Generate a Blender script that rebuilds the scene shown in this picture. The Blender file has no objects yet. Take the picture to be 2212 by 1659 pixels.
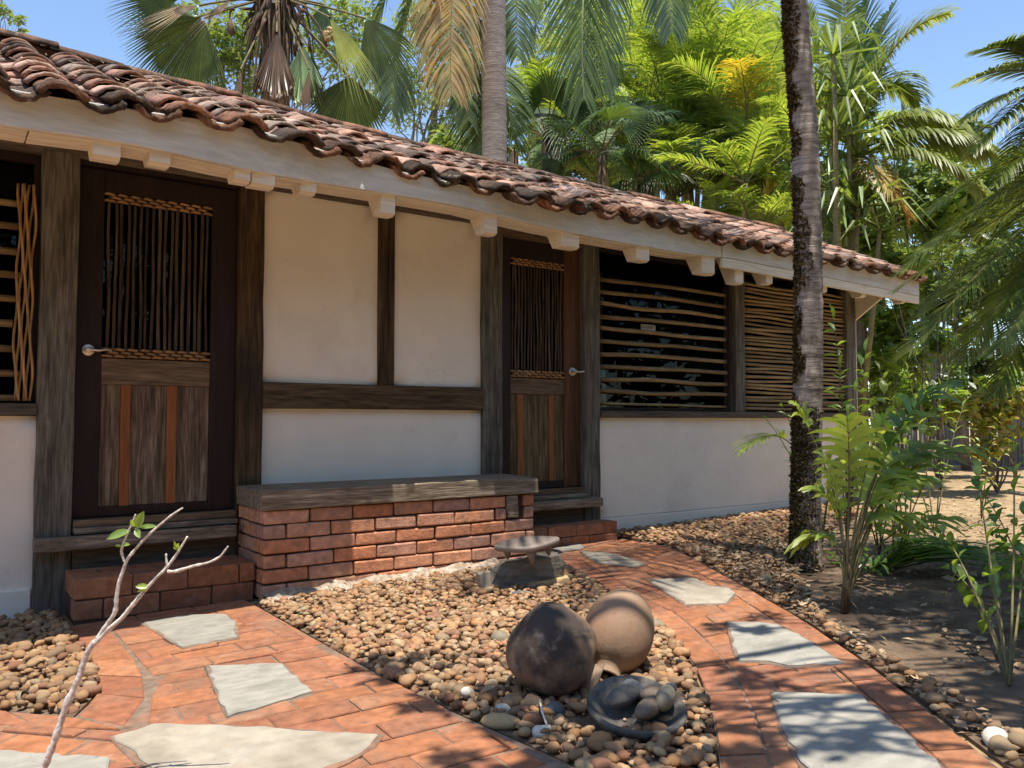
import bpy, math, random
import numpy as np
from mathutils import Vector, Matrix, Euler
random.seed(7); np.random.seed(7)
rnd = random.random
def ru(a, b): return a + (b - a) * random.random()
S = bpy.context.scene
COL = S.collection

# ------------------------------------------------------------------ camera
CAM = Vector((0.0, -5.0, 1.08)); FPX = 1790.0
psi = math.atan((3640 - 1106) / FPX * math.cos(0.04327)); pit = math.atan(77.5 / FPX)
VF = Vector((math.cos(psi) * math.cos(pit), math.sin(psi) * math.cos(pit), math.sin(pit)))
VR = Vector((math.sin(psi), -math.cos(psi), 0)); VU = VR.cross(VF)
cd = bpy.data.cameras.new('camera'); cam = bpy.data.objects.new('camera', cd); COL.objects.link(cam)
cd.sensor_width = 36; cd.lens = 36 * FPX / 2212; cd.clip_end = 500; cd.clip_start = 0.05
m = Matrix.Identity(4)
for i in range(3): m[i][0] = VR[i]; m[i][1] = VU[i]; m[i][2] = -VF[i]; m[i][3] = CAM[i]
cam.matrix_world = m; S.camera = cam
# ------------------------------------------------------------------ light
SUN = Vector((-0.085, -0.22, 1.0)).normalized()
w = bpy.data.worlds.new('World'); S.world = w; w.use_nodes = True
wn = w.node_tree; bg = wn.nodes['Background']
sky = wn.nodes.new('ShaderNodeTexSky'); sky.sky_type = 'NISHITA'; sky.sun_disc = False
sky.sun_elevation = math.asin(SUN.z); sky.sun_rotation = math.atan2(SUN.x, SUN.y)
sky.air_density = 1.0; sky.dust_density = 0.3; sky.ozone_density = 2.5
wn.links.new(sky.outputs[0], bg.inputs[0]); bg.inputs[1].default_value = 0.135
sd = bpy.data.lights.new('sun', 'SUN'); sd.energy = 4.0; sd.angle = math.radians(0.53); sd.color = (1, .93, .82)
so = bpy.data.objects.new('sun', sd); COL.objects.link(so)
so.rotation_euler = SUN.to_track_quat('Z', 'Y').to_euler()
S.view_settings.view_transform = 'Standard'; S.view_settings.look = 'None'
S.view_settings.exposure = 0.90; S.view_settings.gamma = 1
S.view_settings.use_curve_mapping = False
S.render.engine = 'CYCLES'
S.cycles.max_bounces = 8; S.cycles.diffuse_bounces = 4; S.cycles.transparent_max_bounces = 8

# measured direction -> point at a distance along the view axis, or on the ground
def at(x, y, d): return CAM + (VF + VR * ((x - 1106) / FPX) + VU * ((829.5 - y) / FPX)) * d
def gz(x, y=0): return .05 + .022 * max(-4, min(9, x))
def og(x, y, dz=0):
    v = at(x, y, 1) - CAM; t = (.05 + dz - CAM.z) / (v.z - .022 * v.x); return CAM + v * t

# ------------------------------------------------------------------ object helpers
def mesh(name, vs, fs, mats=None, smooth=False, mi=None):
    me = bpy.data.meshes.new(name)
    vs = np.asarray(vs, dtype=np.float32).reshape(-1, 3)
    if isinstance(fs, np.ndarray):
        n, k = fs.shape
        me.vertices.add(len(vs)); me.vertices.foreach_set('co', vs.ravel())
        me.loops.add(n * k); me.loops.foreach_set('vertex_index', fs.astype(np.int32).ravel())
        me.polygons.add(n); me.polygons.foreach_set('loop_start', np.arange(0, n * k, k, dtype=np.int32))
        me.update(calc_edges=True)
    else:
        me.from_pydata([tuple(map(float, v)) for v in vs], [], fs)
    for mt in (mats if isinstance(mats, (list, tuple)) else [mats]):
        if mt: me.materials.append(mt)
    if mi is not None: me.polygons.foreach_set('material_index', np.asarray(mi, dtype=np.int32))
    if smooth: me.polygons.foreach_set('use_smooth', np.ones(len(me.polygons), dtype=bool))
    me.update(); return me
WM = {}
def link(name, me, parent=None, loc=(0, 0, 0), rot=None, sc=None, **props):
    o = bpy.data.objects.new(name, me); COL.objects.link(o)
    Mx = Matrix.Translation(Vector(loc))
    if rot is not None: Mx = Mx @ (rot if isinstance(rot, Matrix) else Euler(rot).to_matrix().to_4x4())
    if sc is not None: Mx = Mx @ Matrix.Diagonal(Vector((sc if hasattr(sc, '__len__') else (sc, sc, sc))).to_4d())
    if parent is not None:
        o.parent = parent; o.matrix_parent_inverse = WM[parent.name].inverted()
    o.matrix_basis = Mx; WM[o.name] = Mx.copy()
    for k, v in props.items(): o[k] = v
    return o
def thing(name, label, cat, loc=(0, 0, 0), group=None):
    o = link(name, None, None, loc); o['label'] = label; o['category'] = cat
    o.empty_display_size = .1
    if group: o['group'] = group
    return o
def tag(o, label, cat, group=None):
    o['label'] = label; o['category'] = cat
    if group: o['group'] = group
    return o
class MB:
    def __init__(s): s.v = []; s.f = []
    def add(s, vs, fs):
        n = len(s.v); s.v += [tuple(v) for v in vs]; s.f += [tuple(i + n for i in f) for f in fs]; return s
    def box(s, x0, x1, y0, y1, z0, z1, j=0):
        q = lambda a: a + (ru(-j, j) if j else 0)
        return s.add([(q(x), q(y), q(z)) for z in (z0, z1) for y in (y0, y1) for x in (x0, x1)],
                     [(0, 2, 3, 1), (4, 5, 7, 6), (0, 1, 5, 4), (2, 6, 7, 3), (0, 4, 6, 2), (1, 3, 7, 5)])
    def tube(s, pts, rad, n=8, cap=True):
        pts = [Vector(p) for p in pts]; k = len(pts)
        if not hasattr(rad, '__len__'): rad = [rad] * k
        vs = []; fs = []; ref = None
        for i, p in enumerate(pts):
            t = (pts[min(i + 1, k - 1)] - pts[max(i - 1, 0)]).normalized()
            if ref is None: ref = t.orthogonal().normalized()
            a = (ref - t * ref.dot(t)).normalized(); ref = a; b = t.cross(a)
            for j in range(n):
                c = 2 * math.pi * j / n; vs.append(p + (a * math.cos(c) + b * math.sin(c)) * rad[i])
        for i in range(k - 1):
            for j in range(n):
                fs.append((i * n + j, i * n + (j + 1) % n, (i + 1) * n + (j + 1) % n, (i + 1) * n + j))
        if cap: fs.append(tuple(range(n - 1, -1, -1))); fs.append(tuple((k - 1) * n + j for j in range(n)))
        return s.add(vs, fs)
    def prism(s, poly, z0, z1):
        n = len(poly)
        if sum(poly[i][0] * poly[(i + 1) % n][1] - poly[(i + 1) % n][0] * poly[i][1] for i in range(n)) < 0: poly = poly[::-1]
        g = lambda z, p: z(p[0], p[1]) if callable(z) else z
        return s.add([(p[0], p[1], g(z0, p)) for p in poly] + [(p[0], p[1], g(z1, p)) for p in poly],
                     [tuple(range(n - 1, -1, -1)), tuple(range(n, 2 * n))] + [(i, (i + 1) % n, n + (i + 1) % n, n + i) for i in range(n)])
    def me(s, name, mats, smooth=False): return mesh(name, s.v, s.f, mats, smooth)
def part(name, mb, mat_, parent, smooth=False, **p): return link(name, mb.me(name, mat_, smooth), parent, **p)
def bevel(o, w=.004, seg=1):
    b = o.modifiers.new('bevel', 'BEVEL'); b.width = w; b.segments = seg; b.limit_method = 'ANGLE'; return o

# ------------------------------------------------------------------ materials
def nt(name):
    mt = bpy.data.materials.new(name); mt.use_nodes = True; t = mt.node_tree
    for n in list(t.nodes): t.nodes.remove(n)
    return mt, t
def N(t, ty, **kw):
    n = t.nodes.new('ShaderNode' + ty)
    for k, v in kw.items():
        if k.startswith('i_'):
            key = k[2:]; n.inputs[int(key) if key.isdigit() else key].default_value = v
        else: setattr(n, k, v)
    return n
def ramp(t, fac, cols, pos=None, interp='LINEAR'):
    r = N(t, 'ValToRGB'); e = r.color_ramp; e.interpolation = interp; k = len(cols)
    while len(e.elements) < k: e.elements.new(.5)
    for i, c in enumerate(cols):
        e.elements[i].position = pos[i] if pos else i / (k - 1); e.elements[i].color = (*c, 1)
    t.links.new(fac, r.inputs[0]); return r.outputs[0]
def mult(t, a, b, fac=1.0):
    x = N(t, 'MixRGB', blend_type='MULTIPLY'); x.inputs[0].default_value = fac
    t.links.new(a, x.inputs[1]); t.links.new(b, x.inputs[2]); return x.outputs[0]
def rand_of(t):
    oi = N(t, 'ObjectInfo'); ge = N(t, 'NewGeometry')
    a = N(t, 'Math', operation='ADD'); t.links.new(oi.outputs['Random'], a.inputs[0]); t.links.new(ge.outputs['Random Per Island'], a.inputs[1])
    f = N(t, 'Math', operation='FRACT'); t.links.new(a.outputs[0], f.inputs[0]); return f.outputs[0], oi.outputs['Random']
def mat(name, cols, by='noise', scale=4, stretch=(1, 1, 1), detail=6, rough=.85, bump=.3, bscale=30, var=.3, rvar=.12,
        dirt=None, spec=.25, metal=0, bdist=.01, pos=None, vscale=None, bstretch=None, nrough=.6, crack=False):
    mt, t = nt(name); L = t.links.new
    out = N(t, 'OutputMaterial'); b = N(t, 'BsdfPrincipled'); L(b.outputs[0], out.inputs[0])
    tc = N(t, 'TexCoord'); r, orr = rand_of(t)
    ofs = N(t, 'VectorMath', operation='SCALE'); cmb = N(t, 'CombineXYZ'); L(orr, cmb.inputs[0]); L(orr, cmb.inputs[1]); L(orr, cmb.inputs[2])
    L(cmb.outputs[0], ofs.inputs[0]); ofs.inputs['Scale'].default_value = 23.0
    ad = N(t, 'VectorMath', operation='ADD'); L(tc.outputs['Object'], ad.inputs[0]); L(ofs.outputs[0], ad.inputs[1])
    mp = N(t, 'Mapping'); mp.inputs['Scale'].default_value = stretch; L(ad.outputs[0], mp.inputs[0])
    nz = N(t, 'TexNoise'); nz.inputs['Scale'].default_value = scale; nz.inputs['Detail'].default_value = detail
    nz.inputs['Roughness'].default_value = nrough; L(mp.outputs[0], nz.inputs[0])
    if by == 'noise':
        mr = N(t, 'MapRange', i_1=.28, i_2=.72); L(nz.outputs[0], mr.inputs[0]); c = ramp(t, mr.outputs[0], cols, pos)
    else:
        c = ramp(t, r, cols, pos)
    vz = N(t, 'TexNoise'); vz.inputs['Scale'].default_value = vscale or scale * 3.1; vz.inputs['Detail'].default_value = 5; L(mp.outputs[0], vz.inputs[0])
    g = ramp(t, vz.outputs[0], [(1 - var,) * 3, (1 + var,) * 3], [.3, .7]); c = mult(t, c, g)
    if rvar:
        rr = N(t, 'Math', operation='MULTIPLY_ADD'); rr.inputs[1].default_value = 2 * rvar; rr.inputs[2].default_value = 1 - rvar
        wn_ = N(t, 'TexWhiteNoise', noise_dimensions='1D'); L(r, wn_.inputs['W']); L(wn_.outputs[0], rr.inputs[0])
        c = mult(t, c, rr.outputs[0])
    if dirt:
        for (dc, lo, hi, ds, amt) in dirt:
            dz = N(t, 'TexNoise'); dz.inputs['Scale'].default_value = ds; dz.inputs['Detail'].default_value = 7; dz.inputs['Roughness'].default_value = .65; L(ad.outputs[0], dz.inputs[0])
            dm = N(t, 'MapRange', i_1=lo, i_2=hi, i_4=amt); dm.clamp = True; L(dz.outputs[0], dm.inputs[0])
            mx = N(t, 'MixRGB'); L(dm.outputs[0], mx.inputs[0]); L(c, mx.inputs[1]); mx.inputs[2].default_value = (*dc, 1); c = mx.outputs[0]
    if crack:
        dn = N(t, 'TexNoise', i_Scale=3.0); L(ad.outputs[0], dn.inputs[0]); dm_ = N(t, 'MixRGB'); dm_.inputs[0].default_value = .22; L(ad.outputs[0], dm_.inputs[1]); L(dn.outputs['Color'], dm_.inputs[2])
        vo = N(t, 'TexVoronoi', feature='DISTANCE_TO_EDGE', i_Scale=1.3); L(dm_.outputs[0], vo.inputs[0])
        cm = N(t, 'MapRange', i_1=.0, i_2=.0035, i_3=1.0, i_4=0.0); L(vo.outputs[0], cm.inputs[0])
        dk = N(t, 'TexNoise', i_Scale=1.1); L(ad.outputs[0], dk.inputs[0]); dq = N(t, 'MapRange', i_1=.55, i_2=.64, i_4=.3); L(dk.outputs[0], dq.inputs[0])
        mm_ = N(t, 'Math', operation='MULTIPLY'); L(cm.outputs[0], mm_.inputs[0]); L(dq.outputs[0], mm_.inputs[1])
        cx_ = N(t, 'MixRGB'); L(mm_.outputs[0], cx_.inputs[0]); L(c, cx_.inputs[1]); cx_.inputs[2].default_value = (.25, .2, .15, 1); c = cx_.outputs[0]
    L(c, b.inputs['Base Color']); b.inputs['Roughness'].default_value = rough; b.inputs['Metallic'].default_value = metal
    b.inputs['Specular IOR Level'].default_value = spec
    if bump:
        bz = N(t, 'TexNoise'); bz.inputs['Scale'].default_value = bscale; bz.inputs['Detail'].default_value = 6; bz.inputs['Roughness'].default_value = .65
        if bstretch:
            m2 = N(t, 'Mapping'); m2.inputs['Scale'].default_value = bstretch; L(ad.outputs[0], m2.inputs[0]); L(m2.outputs[0], bz.inputs[0])
        else: L(ad.outputs[0], bz.inputs[0])
        bp = N(t, 'Bump'); bp.inputs['Strength'].default_value = bump; bp.inputs['Distance'].default_value = bdist
        L(bz.outputs[0], bp.inputs['Height']); L(bp.outputs[0], b.inputs['Normal'])
    return mt
def wood(name, cols, axis='x', scale=3, var=.35, **kw):
    st = {'x': (1, 14, 14), 'z': (14, 14, 1), 'y': (14, 1, 14)}[axis]
    kw.setdefault('rough', .8); kw.setdefault('bump', .6); kw.setdefault('bdist', .006)
    return mat(name, cols, scale=scale, stretch=st, var=var, bscale=7, bstretch=tuple(s * 1.3 for s in st), **kw)
def leafm(name, c1, c2, tr=.45, tcol=None, gloss=.06, rough=.4, streak=None, c3=None):
    mt, t = nt(name); L = t.links.new; out = N(t, 'OutputMaterial')
    r, orr = rand_of(t); cols = [c1, c2] + ([c3] if c3 else [])
    c = ramp(t, r, cols)
    tc = N(t, 'TexCoord'); nz = N(t, 'TexNoise'); nz.inputs['Scale'].default_value = streak or 3.0; nz.inputs['Detail'].default_value = 3; L(tc.outputs['Object'], nz.inputs[0])
    c = mult(t, c, ramp(t, nz.outputs[0], [(.65,) * 3, (1.3,) * 3], [.3, .7]))
    d = N(t, 'BsdfDiffuse'); L(c, d.inputs[0]); tl = N(t, 'BsdfTranslucent')
    tcn = N(t, 'MixRGB', blend_type='MULTIPLY'); tcn.inputs[0].default_value = 1; L(c, tcn.inputs[1]); tcn.inputs[2].default_value = (*(tcol or (1.5, 1.35, .5)), 1)
    L(tcn.outputs[0], tl.inputs[0]); mx = N(t, 'MixShader'); mx.inputs[0].default_value = tr; L(d.outputs[0], mx.inputs[1]); L(tl.outputs[0], mx.inputs[2])
    gl = N(t, 'BsdfGlossy'); gl.inputs['Roughness'].default_value = rough; gl.inputs[0].default_value = (1, 1, 1, 1)
    mf = N(t, 'Value'); mf.outputs[0].default_value = gloss * .8
    m2 = N(t, 'MixShader'); L(mf.outputs[0], m2.inputs[0]); L(mx.outputs[0], m2.inputs[1]); L(gl.outputs[0], m2.inputs[2]); L(m2.outputs[0], out.inputs[0])
    return mt

M = {}
M['plaster'] = mat('white plaster', [(.86, .79, .67), (.88, .82, .71)], scale=1.2, var=.04, rough=.9, bump=.5, bscale=9, rvar=0, bdist=.012, crack=True,
                   dirt=[((.58, .52, .44), .52, .8, 1.6, .5), ((.45, .40, .33), .66, .74, 12, .35), ((.5, .42, .33), .60, .72, 4, .25)])
M['post'] = wood('weathered grey post', [(.05, .042, .032), (.13, .115, .09), (.19, .17, .135)], 'z', scale=2.2, var=.45,
                 dirt=[((.03, .027, .025), .58, .72, 1.6, .7), ((.05, .045, .03), .55, .7, 6, .5)])
M['post_brown'] = wood('brown black post', [(.02, .013, .008), (.07, .042, .02), (.13, .085, .042)], 'z', scale=2.2, var=.5,
                       dirt=[((.02, .018, .016), .5, .66, 1.7, .7)])
M['beam'] = wood('dark rail beam', [(.028, .018, .010), (.085, .055, .028), (.14, .10, .06)], 'x', scale=2.5, var=.5)
M['plate'] = wood('grey wall plate', [(.07, .055, .04), (.16, .13, .10)], 'x', scale=2.5)
M['sill'] = wood('grey window sill wood', [(.06, .048, .036), (.17, .14, .11)], 'x', scale=2.5)
M['board'] = wood('rough bench board', [(.085, .062, .042), (.21, .165, .115), (.34, .28, .21)], 'x', scale=3, var=.5,
                  dirt=[((.10, .05, .035), .55, .7, 3, .5), ((.04, .035, .03), .6, .75, 14, .6)])
M['maroon'] = wood('dark maroon painted wood', [(.018, .009, .008), (.032, .017, .014)], 'z', scale=2, var=.2, rough=.5)
M['brown'] = wood('reddish brown wood', [(.065, .028, .012), (.14, .062, .026)], 'z', scale=2, var=.3, rough=.6)
M['rail'] = wood('worn brown rail', [(.085, .055, .032), (.21, .145, .088)], 'x', scale=3, var=.4)
M['panel'] = wood('blotchy door plank', [(.055, .035, .022), (.16, .11, .07), (.30, .235, .165)], 'z', scale=2.6, var=.5)
M['panel2'] = wood('olive brown door plank', [(.04, .028, .013), (.12, .085, .038), (.19, .15, .08)], 'z', scale=2.6, var=.5)
M['strip'] = wood('orange cedar strip', [(.24, .085, .028), (.34, .13, .05)], 'z', scale=2, var=.2)
M['cream'] = wood('cream painted wood', [(.72, .64, .50), (.82, .74, .60)], 'x', scale=1.6, var=.12, bump=.6, rvar=.03,
                  dirt=[((.30, .24, .17), .60, .74, 6, .5)])
M['fascia'] = wood('chalky white fascia paint', [(.58, .56, .50), (.74, .71, .64)], 'x', scale=1.1, var=.12, bump=.55, rvar=.02,
                   dirt=[((.45, .38, .22), .5, .75, 2.0, .5), ((.2, .17, .12), .68, .78, 7, .5)])
M['stick'] = wood('dark vertical stick', [(.03, .02, .016), (.07, .048, .034), (.12, .098, .078)], 'z', scale=3, var=.4, rvar=.4)
M['cane'] = wood('ochre cane slat', [(.15, .095, .042), (.27, .185, .085), (.36, .27, .15)], 'x', scale=2, var=.3, rvar=.25, rough=.55)
M['wicker'] = wood('woven wicker band', [(.26, .14, .06), (.42, .25, .12)], 'x', scale=3, var=.3, rvar=.2, rough=.6)
M['wicker_v'] = wood('wicker binding', [(.26, .14, .055), (.44, .27, .12)], 'z', scale=3, var=.3, rvar=.25, rough=.6)
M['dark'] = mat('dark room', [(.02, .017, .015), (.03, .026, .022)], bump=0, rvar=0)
M['metal'] = mat('satin nickel', [(.55, .5, .42), (.65, .6, .52)], rough=.28, metal=1, bump=0, rvar=0, var=.05)
M['tile'] = mat('clay roof tile', [(.12, .08, .065), (.32, .165, .11), (.42, .25, .18), (.46, .31, .24), (.38, .20, .14), (.17, .12, .10), (.36, .27, .21)], by='rand', scale=6, var=.3, bump=.8, bscale=40, rvar=.25,
                dirt=[((.06, .045, .037), .47, .66, 5, .85), ((.38, .33, .26), .63, .75, 9, .55), ((.07, .06, .035), .58, .7, 14, .6)], bdist=.006)
M['eave'] = mat('sooty lichened eave tile', [(.045, .03, .022), (.15, .075, .045), (.28, .13, .075), (.08, .055, .038)], by='rand', scale=9, var=.5, bump=.9, bscale=45, rvar=.25,
                dirt=[((.025, .018, .014), .46, .6, 7, .85), ((.40, .36, .29), .60, .70, 11, .8), ((.06, .052, .025), .55, .68, 18, .7)], bdist=.008)
M['brick'] = mat('bench brick', [(.50, .20, .10), (.58, .25, .135), (.52, .27, .16), (.40, .22, .155), (.60, .28, .16), (.46, .26, .19)], by='rand', scale=8, var=.26, bump=1.0, bscale=55, rvar=.14,
                 dirt=[((.20, .14, .11), .56, .7, 3.2, .6), ((.07, .05, .04), .66, .72, 26, .8), ((.5, .36, .28), .62, .8, 6, .4)], bdist=.005)
M['pave'] = mat('worn path brick', [(.31, .125, .06), (.355, .145, .067), (.335, .155, .085), (.27, .105, .056), (.325, .135, .072)], by='rand', scale=7, var=.26, bump=1.0, bscale=38, rvar=.12,
                dirt=[((.27, .175, .12), .50, .70, 2.4, .6), ((.46, .31, .22), .58, .76, 7, .5), ((.12, .08, .06), .60, .68, 34, .7), ((.20, .12, .085), .62, .66, 4.5, .5)], bdist=.008)
M['mortar'] = mat('path mortar', [(.15, .10, .07), (.26, .19, .14)], scale=9, var=.25, bump=.6, bscale=70, rvar=0, dirt=[((.42, .16, .08), .5, .7, 5, .6)])
M['joint'] = mat('bench joint mortar', [(.06, .03, .02), (.12, .07, .048)], scale=9, var=.3, bump=.6, bscale=60, rvar=0)
M['lime'] = mat('crumbling lime footing', [(.30, .22, .15), (.46, .37, .28), (.60, .53, .44)], scale=11, var=.35, bump=1, bscale=50, rvar=0, bdist=.02,
                dirt=[((.25, .2, .16), .55, .65, 20, .8)])
M['flag'] = mat('grey flagstone', [(.23, .215, .18), (.31, .29, .245), (.28, .265, .23)], scale=3, var=.16, bump=.5, bscale=35, rvar=.08, stretch=(1, 2.5, 1),
                dirt=[((.17, .16, .14), .5, .7, 6, .6), ((.42, .40, .35), .58, .75, 5, .5), ((.12, .11, .10), .62, .7, 30, .6)], bdist=.005)
M['flag_pale'] = mat('pale flagstone', [(.24, .205, .155), (.34, .295, .23), (.39, .345, .28)], scale=4, var=.16, bump=.7, bscale=30, rvar=.05,
                     dirt=[((.27, .23, .18), .53, .68, 9, .75), ((.50, .36, .2), .6, .75, 5, .4)], bdist=.006)
M['pebble'] = mat('river pebble', [(.34, .185, .09), (.39, .23, .115), (.25, .13, .07), (.40, .265, .14), (.28, .175, .10), (.36, .185, .08), (.30, .22, .14), (.43, .295, .165), (.22, .13, .078), (.34, .155, .09)], by='rand', scale=22, var=.32, bump=.7, bscale=60, rvar=.22, rough=.8,
                  dirt=[((.50, .36, .24), .56, .72, 22, .5)], bdist=.004)
M['soil'] = mat('dry soil bed', [(.10, .065, .042), (.19, .13, .085), (.26, .18, .12)], scale=7, var=.4, bump=1, bscale=50, rvar=0, bdist=.02)
M['earth'] = mat('brown earth', [(.115, .075, .048), (.19, .13, .085), (.24, .17, .11)], scale=3, var=.4, bump=1, bscale=40, rvar=0, bdist=.03, dirt=[((.32, .22, .13), .6, .75, 9, .5)])
M['ground'] = mat('dry tan lawn', [(.27, .185, .10), (.38, .275, .155), (.46, .33, .19)], scale=.9, var=.3, vscale=14, bump=1, bscale=26, rvar=0, bdist=.03,
                  dirt=[((.16, .11, .06), .58, .72, 1.7, .6), ((.12, .12, .04), .62, .74, .6, .5)])
M['rock'] = mat('grey volcanic rock', [(.10, .09, .075), (.17, .155, .13), (.24, .215, .175)], scale=4, stretch=(1, 1, 3), var=.3, bump=1, bscale=22, rvar=.1, bdist=.02)
M['metate'] = mat('smooth basalt slab', [(.19, .15, .125), (.27, .225, .19)], scale=4, var=.12, bump=.25, bscale=50, rvar=0, rough=.6)
M['bowl'] = mat('pitted stone bowl', [(.045, .042, .038), (.105, .097, .086), (.17, .155, .135)], scale=9, var=.3, bump=.9, bscale=60, rvar=.1, bdist=.006)
M['mano'] = mat('grey grinding stone', [(.075, .072, .066), (.19, .18, .165)], scale=14, var=.35, bump=.7, bscale=60, rvar=0, bdist=.005)
M['stone_tan'] = mat('tan river stone', [(.20, .17, .12), (.28, .24, .165)], scale=6, var=.2, bump=.2, rvar=.1, rough=.6)
M['stone_brown'] = mat('brown river stone', [(.12, .09, .068), (.19, .145, .11)], scale=6, var=.2, bump=.2, rvar=.1, rough=.6)
M['stone_white'] = mat('white quartz', [(.62, .56, .46), (.72, .68, .58)], scale=6, var=.15, bump=.5, rvar=.05, rough=.6)
M['stone_blue'] = mat('slate grey stone', [(.08, .085, .09), (.15, .155, .155)], scale=6, var=.2, bump=.4, rvar=.05, rough=.7)
M['stone_yellow'] = mat('yellow sandstone', [(.48, .32, .15), (.60, .45, .25)], scale=6, var=.25, bump=.6, rvar=.05, rough=.8)
M['pot_dark'] = mat('soot marked clay', [(.13, .085, .05), (.21, .14, .09), (.27, .19, .13)], scale=2.4, var=.2, bump=.3, bscale=40, rvar=0, rough=.7,
                    dirt=[((.045, .036, .032), .46, .58, 3.6, .9), ((.34, .29, .24), .55, .70, 15, .5), ((.07, .055, .045), .6, .68, 42, .6)], bdist=.004)
M['pot'] = mat('orange tan clay', [(.21, .135, .08), (.28, .185, .115), (.33, .21, .13)], scale=2.2, var=.15, bump=.5, bscale=40, rvar=0, rough=.7,
               dirt=[((.36, .18, .11), .5, .72, 2.6, .6), ((.18, .14, .10), .52, .7, 4, .6), ((.12, .09, .065), .60, .68, 40, .6)], bdist=.004)
M['palmbark'] = mat('ringed palm bark', [(.17, .135, .11), (.36, .30, .265), (.50, .44, .40)], scale=4, stretch=(1, 1, 9), var=.3, bump=.9, bscale=8, bstretch=(2, 2, 26), rvar=0, bdist=.015,
                    dirt=[((.06, .04, .025), .56, .66, 2.6, .8), ((.14, .10, .07), .56, .7, 9, .5)])
M['royalbark'] = mat('royal palm bark', [(.17, .135, .115), (.26, .215, .185), (.31, .265, .235)], scale=3, stretch=(1, 1, 6), var=.25, bump=.8, bscale=6, bstretch=(1, 1, 14), rvar=0, bdist=.02)
M['moss_and_shade'] = mat('dark brown moss', [(.03, .02, .010), (.075, .053, .02), (.14, .10, .03), (.045, .032, .015)], by='rand', scale=20, var=.5, bump=.5, rvar=.4)
M['stem'] = mat('green brown stem', [(.12, .10, .045), (.22, .19, .09)], scale=9, stretch=(1, 1, .3), var=.3, bump=.3, rvar=.1)
M['stem_pale'] = mat('pale green rachis', [(.34, .36, .17), (.46, .46, .25)], bump=.1, rvar=.05)
M['stem_cane'] = mat('ringed cane stem', [(.20, .16, .07), (.34, .27, .13)], scale=5, stretch=(1, 1, 7), var=.35, bump=.3, rvar=.1)
M['twig'] = mat('pale lichened twig', [(.36, .31, .27), (.60, .55, .49), (.72, .69, .64)], scale=30, var=.3, bump=.8, bscale=80, rvar=0, bdist=.004)
M['bark'] = mat('grey tree bark', [(.13, .105, .08), (.25, .21, .17)], scale=6, stretch=(1, 1, .3), var=.35, bump=.8, rvar=.1)
M['darkfiber'] = mat('brown palm fibre', [(.035, .022, .014), (.11, .07, .042), (.17, .11, .07)], scale=12, stretch=(3, 3, .6), var=.4, bump=.8, rvar=.3)
M['fence'] = mat('grey corrugated sheet', [(.30, .29, .29), (.40, .39, .39)], scale=2, var=.1, bump=.1, rvar=.03, rough=.5)
M['litter'] = mat('dry leaf litter', [(.20, .13, .08), (.34, .24, .15), (.45, .34, .22)], by='rand', var=.3, bump=0, rvar=.3)
M['sign'] = mat('pale sticker', [(.55, .53, .47), (.6, .58, .52)], bump=0, rvar=0, var=.03)
M['ink'] = mat('dark ink', [(.05, .035, .02), (.06, .04, .03)], bump=0, rvar=0)
# window glass
gm, t = nt('window glass'); out = N(t, 'OutputMaterial'); tr = N(t, 'BsdfTransparent'); tr.inputs[0].default_value = (.55, .57, .57, 1)
gl = N(t, 'BsdfGlossy'); gl.inputs['Roughness'].default_value = .01; gl.inputs[0].default_value = (.22, .24, .25, 1); fr = N(t, 'Fresnel'); fr.inputs[0].default_value = 1.5
mx = N(t, 'MixShader'); t.links.new(fr.outputs[0], mx.inputs[0]); t.links.new(tr.outputs[0], mx.inputs[1]); t.links.new(gl.outputs[0], mx.inputs[2]); t.links.new(mx.outputs[0], out.inputs[0]); M['glass'] = gm
# leaves
M['l_royal'] = leafm('royal palm leaflet', (.065, .11, .028), (.14, .20, .055))
M['l_coco'] = leafm('coconut leaflet', (.19, .25, .07), (.33, .38, .14), tr=.5, gloss=.03)
M['l_strap'] = leafm('strap leaf', (.16, .25, .06), (.30, .40, .14), tr=.4, gloss=.08)
M['l_mid'] = leafm('mid green palm leaflet', (.10, .16, .04), (.22, .29, .09), tr=.5, gloss=.03)
M['l_areca'] = leafm('areca leaflet', (.22, .33, .06), (.38, .47, .12), tr=.5, c3=(.13, .24, .05))
M['l_arecay'] = leafm('golden areca leaflet', (0.420, 0.320, 0.050), (0.500, 0.420, 0.070), tr=.5)
M['l_dark'] = leafm('dark fan leaf', (0.048, 0.099, 0.027), (0.102, 0.170, 0.048), tr=.35)
M['l_fan'] = leafm('olive fan leaf', (.045, .07, .012), (.085, .115, .022), tr=.35, gloss=.03)
M['l_fany'] = leafm('yellow green fan leaf', (0.300, 0.360, 0.050), (0.420, 0.440, 0.080), tr=.5)
M['l_fanp'] = leafm('pale grey green fan leaf', (0.286, 0.390, 0.195), (0.364, 0.481, 0.247), tr=.3, tcol=(1.1, 1.2, .7))
M['l_dead'] = leafm('dead brown fan leaf', (0.247, 0.169, 0.111), (0.364, 0.260, 0.169), tr=.3, tcol=(1.3, 1, .6))
M['l_straw'] = leafm('straw fan leaf', (0.480, 0.350, 0.200), (0.600, 0.460, 0.290), tr=.35, tcol=(1.2, 1, .7))
M['l_orange'] = leafm('orange dead frond', (0.460, 0.290, 0.080), (0.550, 0.400, 0.150), tr=.45, tcol=(1.3, 1, .5), c3=(0.300, 0.320, 0.080))
M['l_near'] = leafm('near frond leaflet', (.08, .13, .025), (.22, .28, .06), tr=.5)
M['l_shrub'] = leafm('bright shrub leaf', (.16, .28, .06), (.30, .42, .09), tr=.5)
M['l_shrubd'] = leafm('deep green shrub leaf', (.08, .18, .04), (.18, .32, .07), tr=.45)
M['l_lime'] = leafm('lime shrub leaf', (0.360, 0.456, 0.072), (0.552, 0.600, 0.120), tr=.5)
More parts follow.
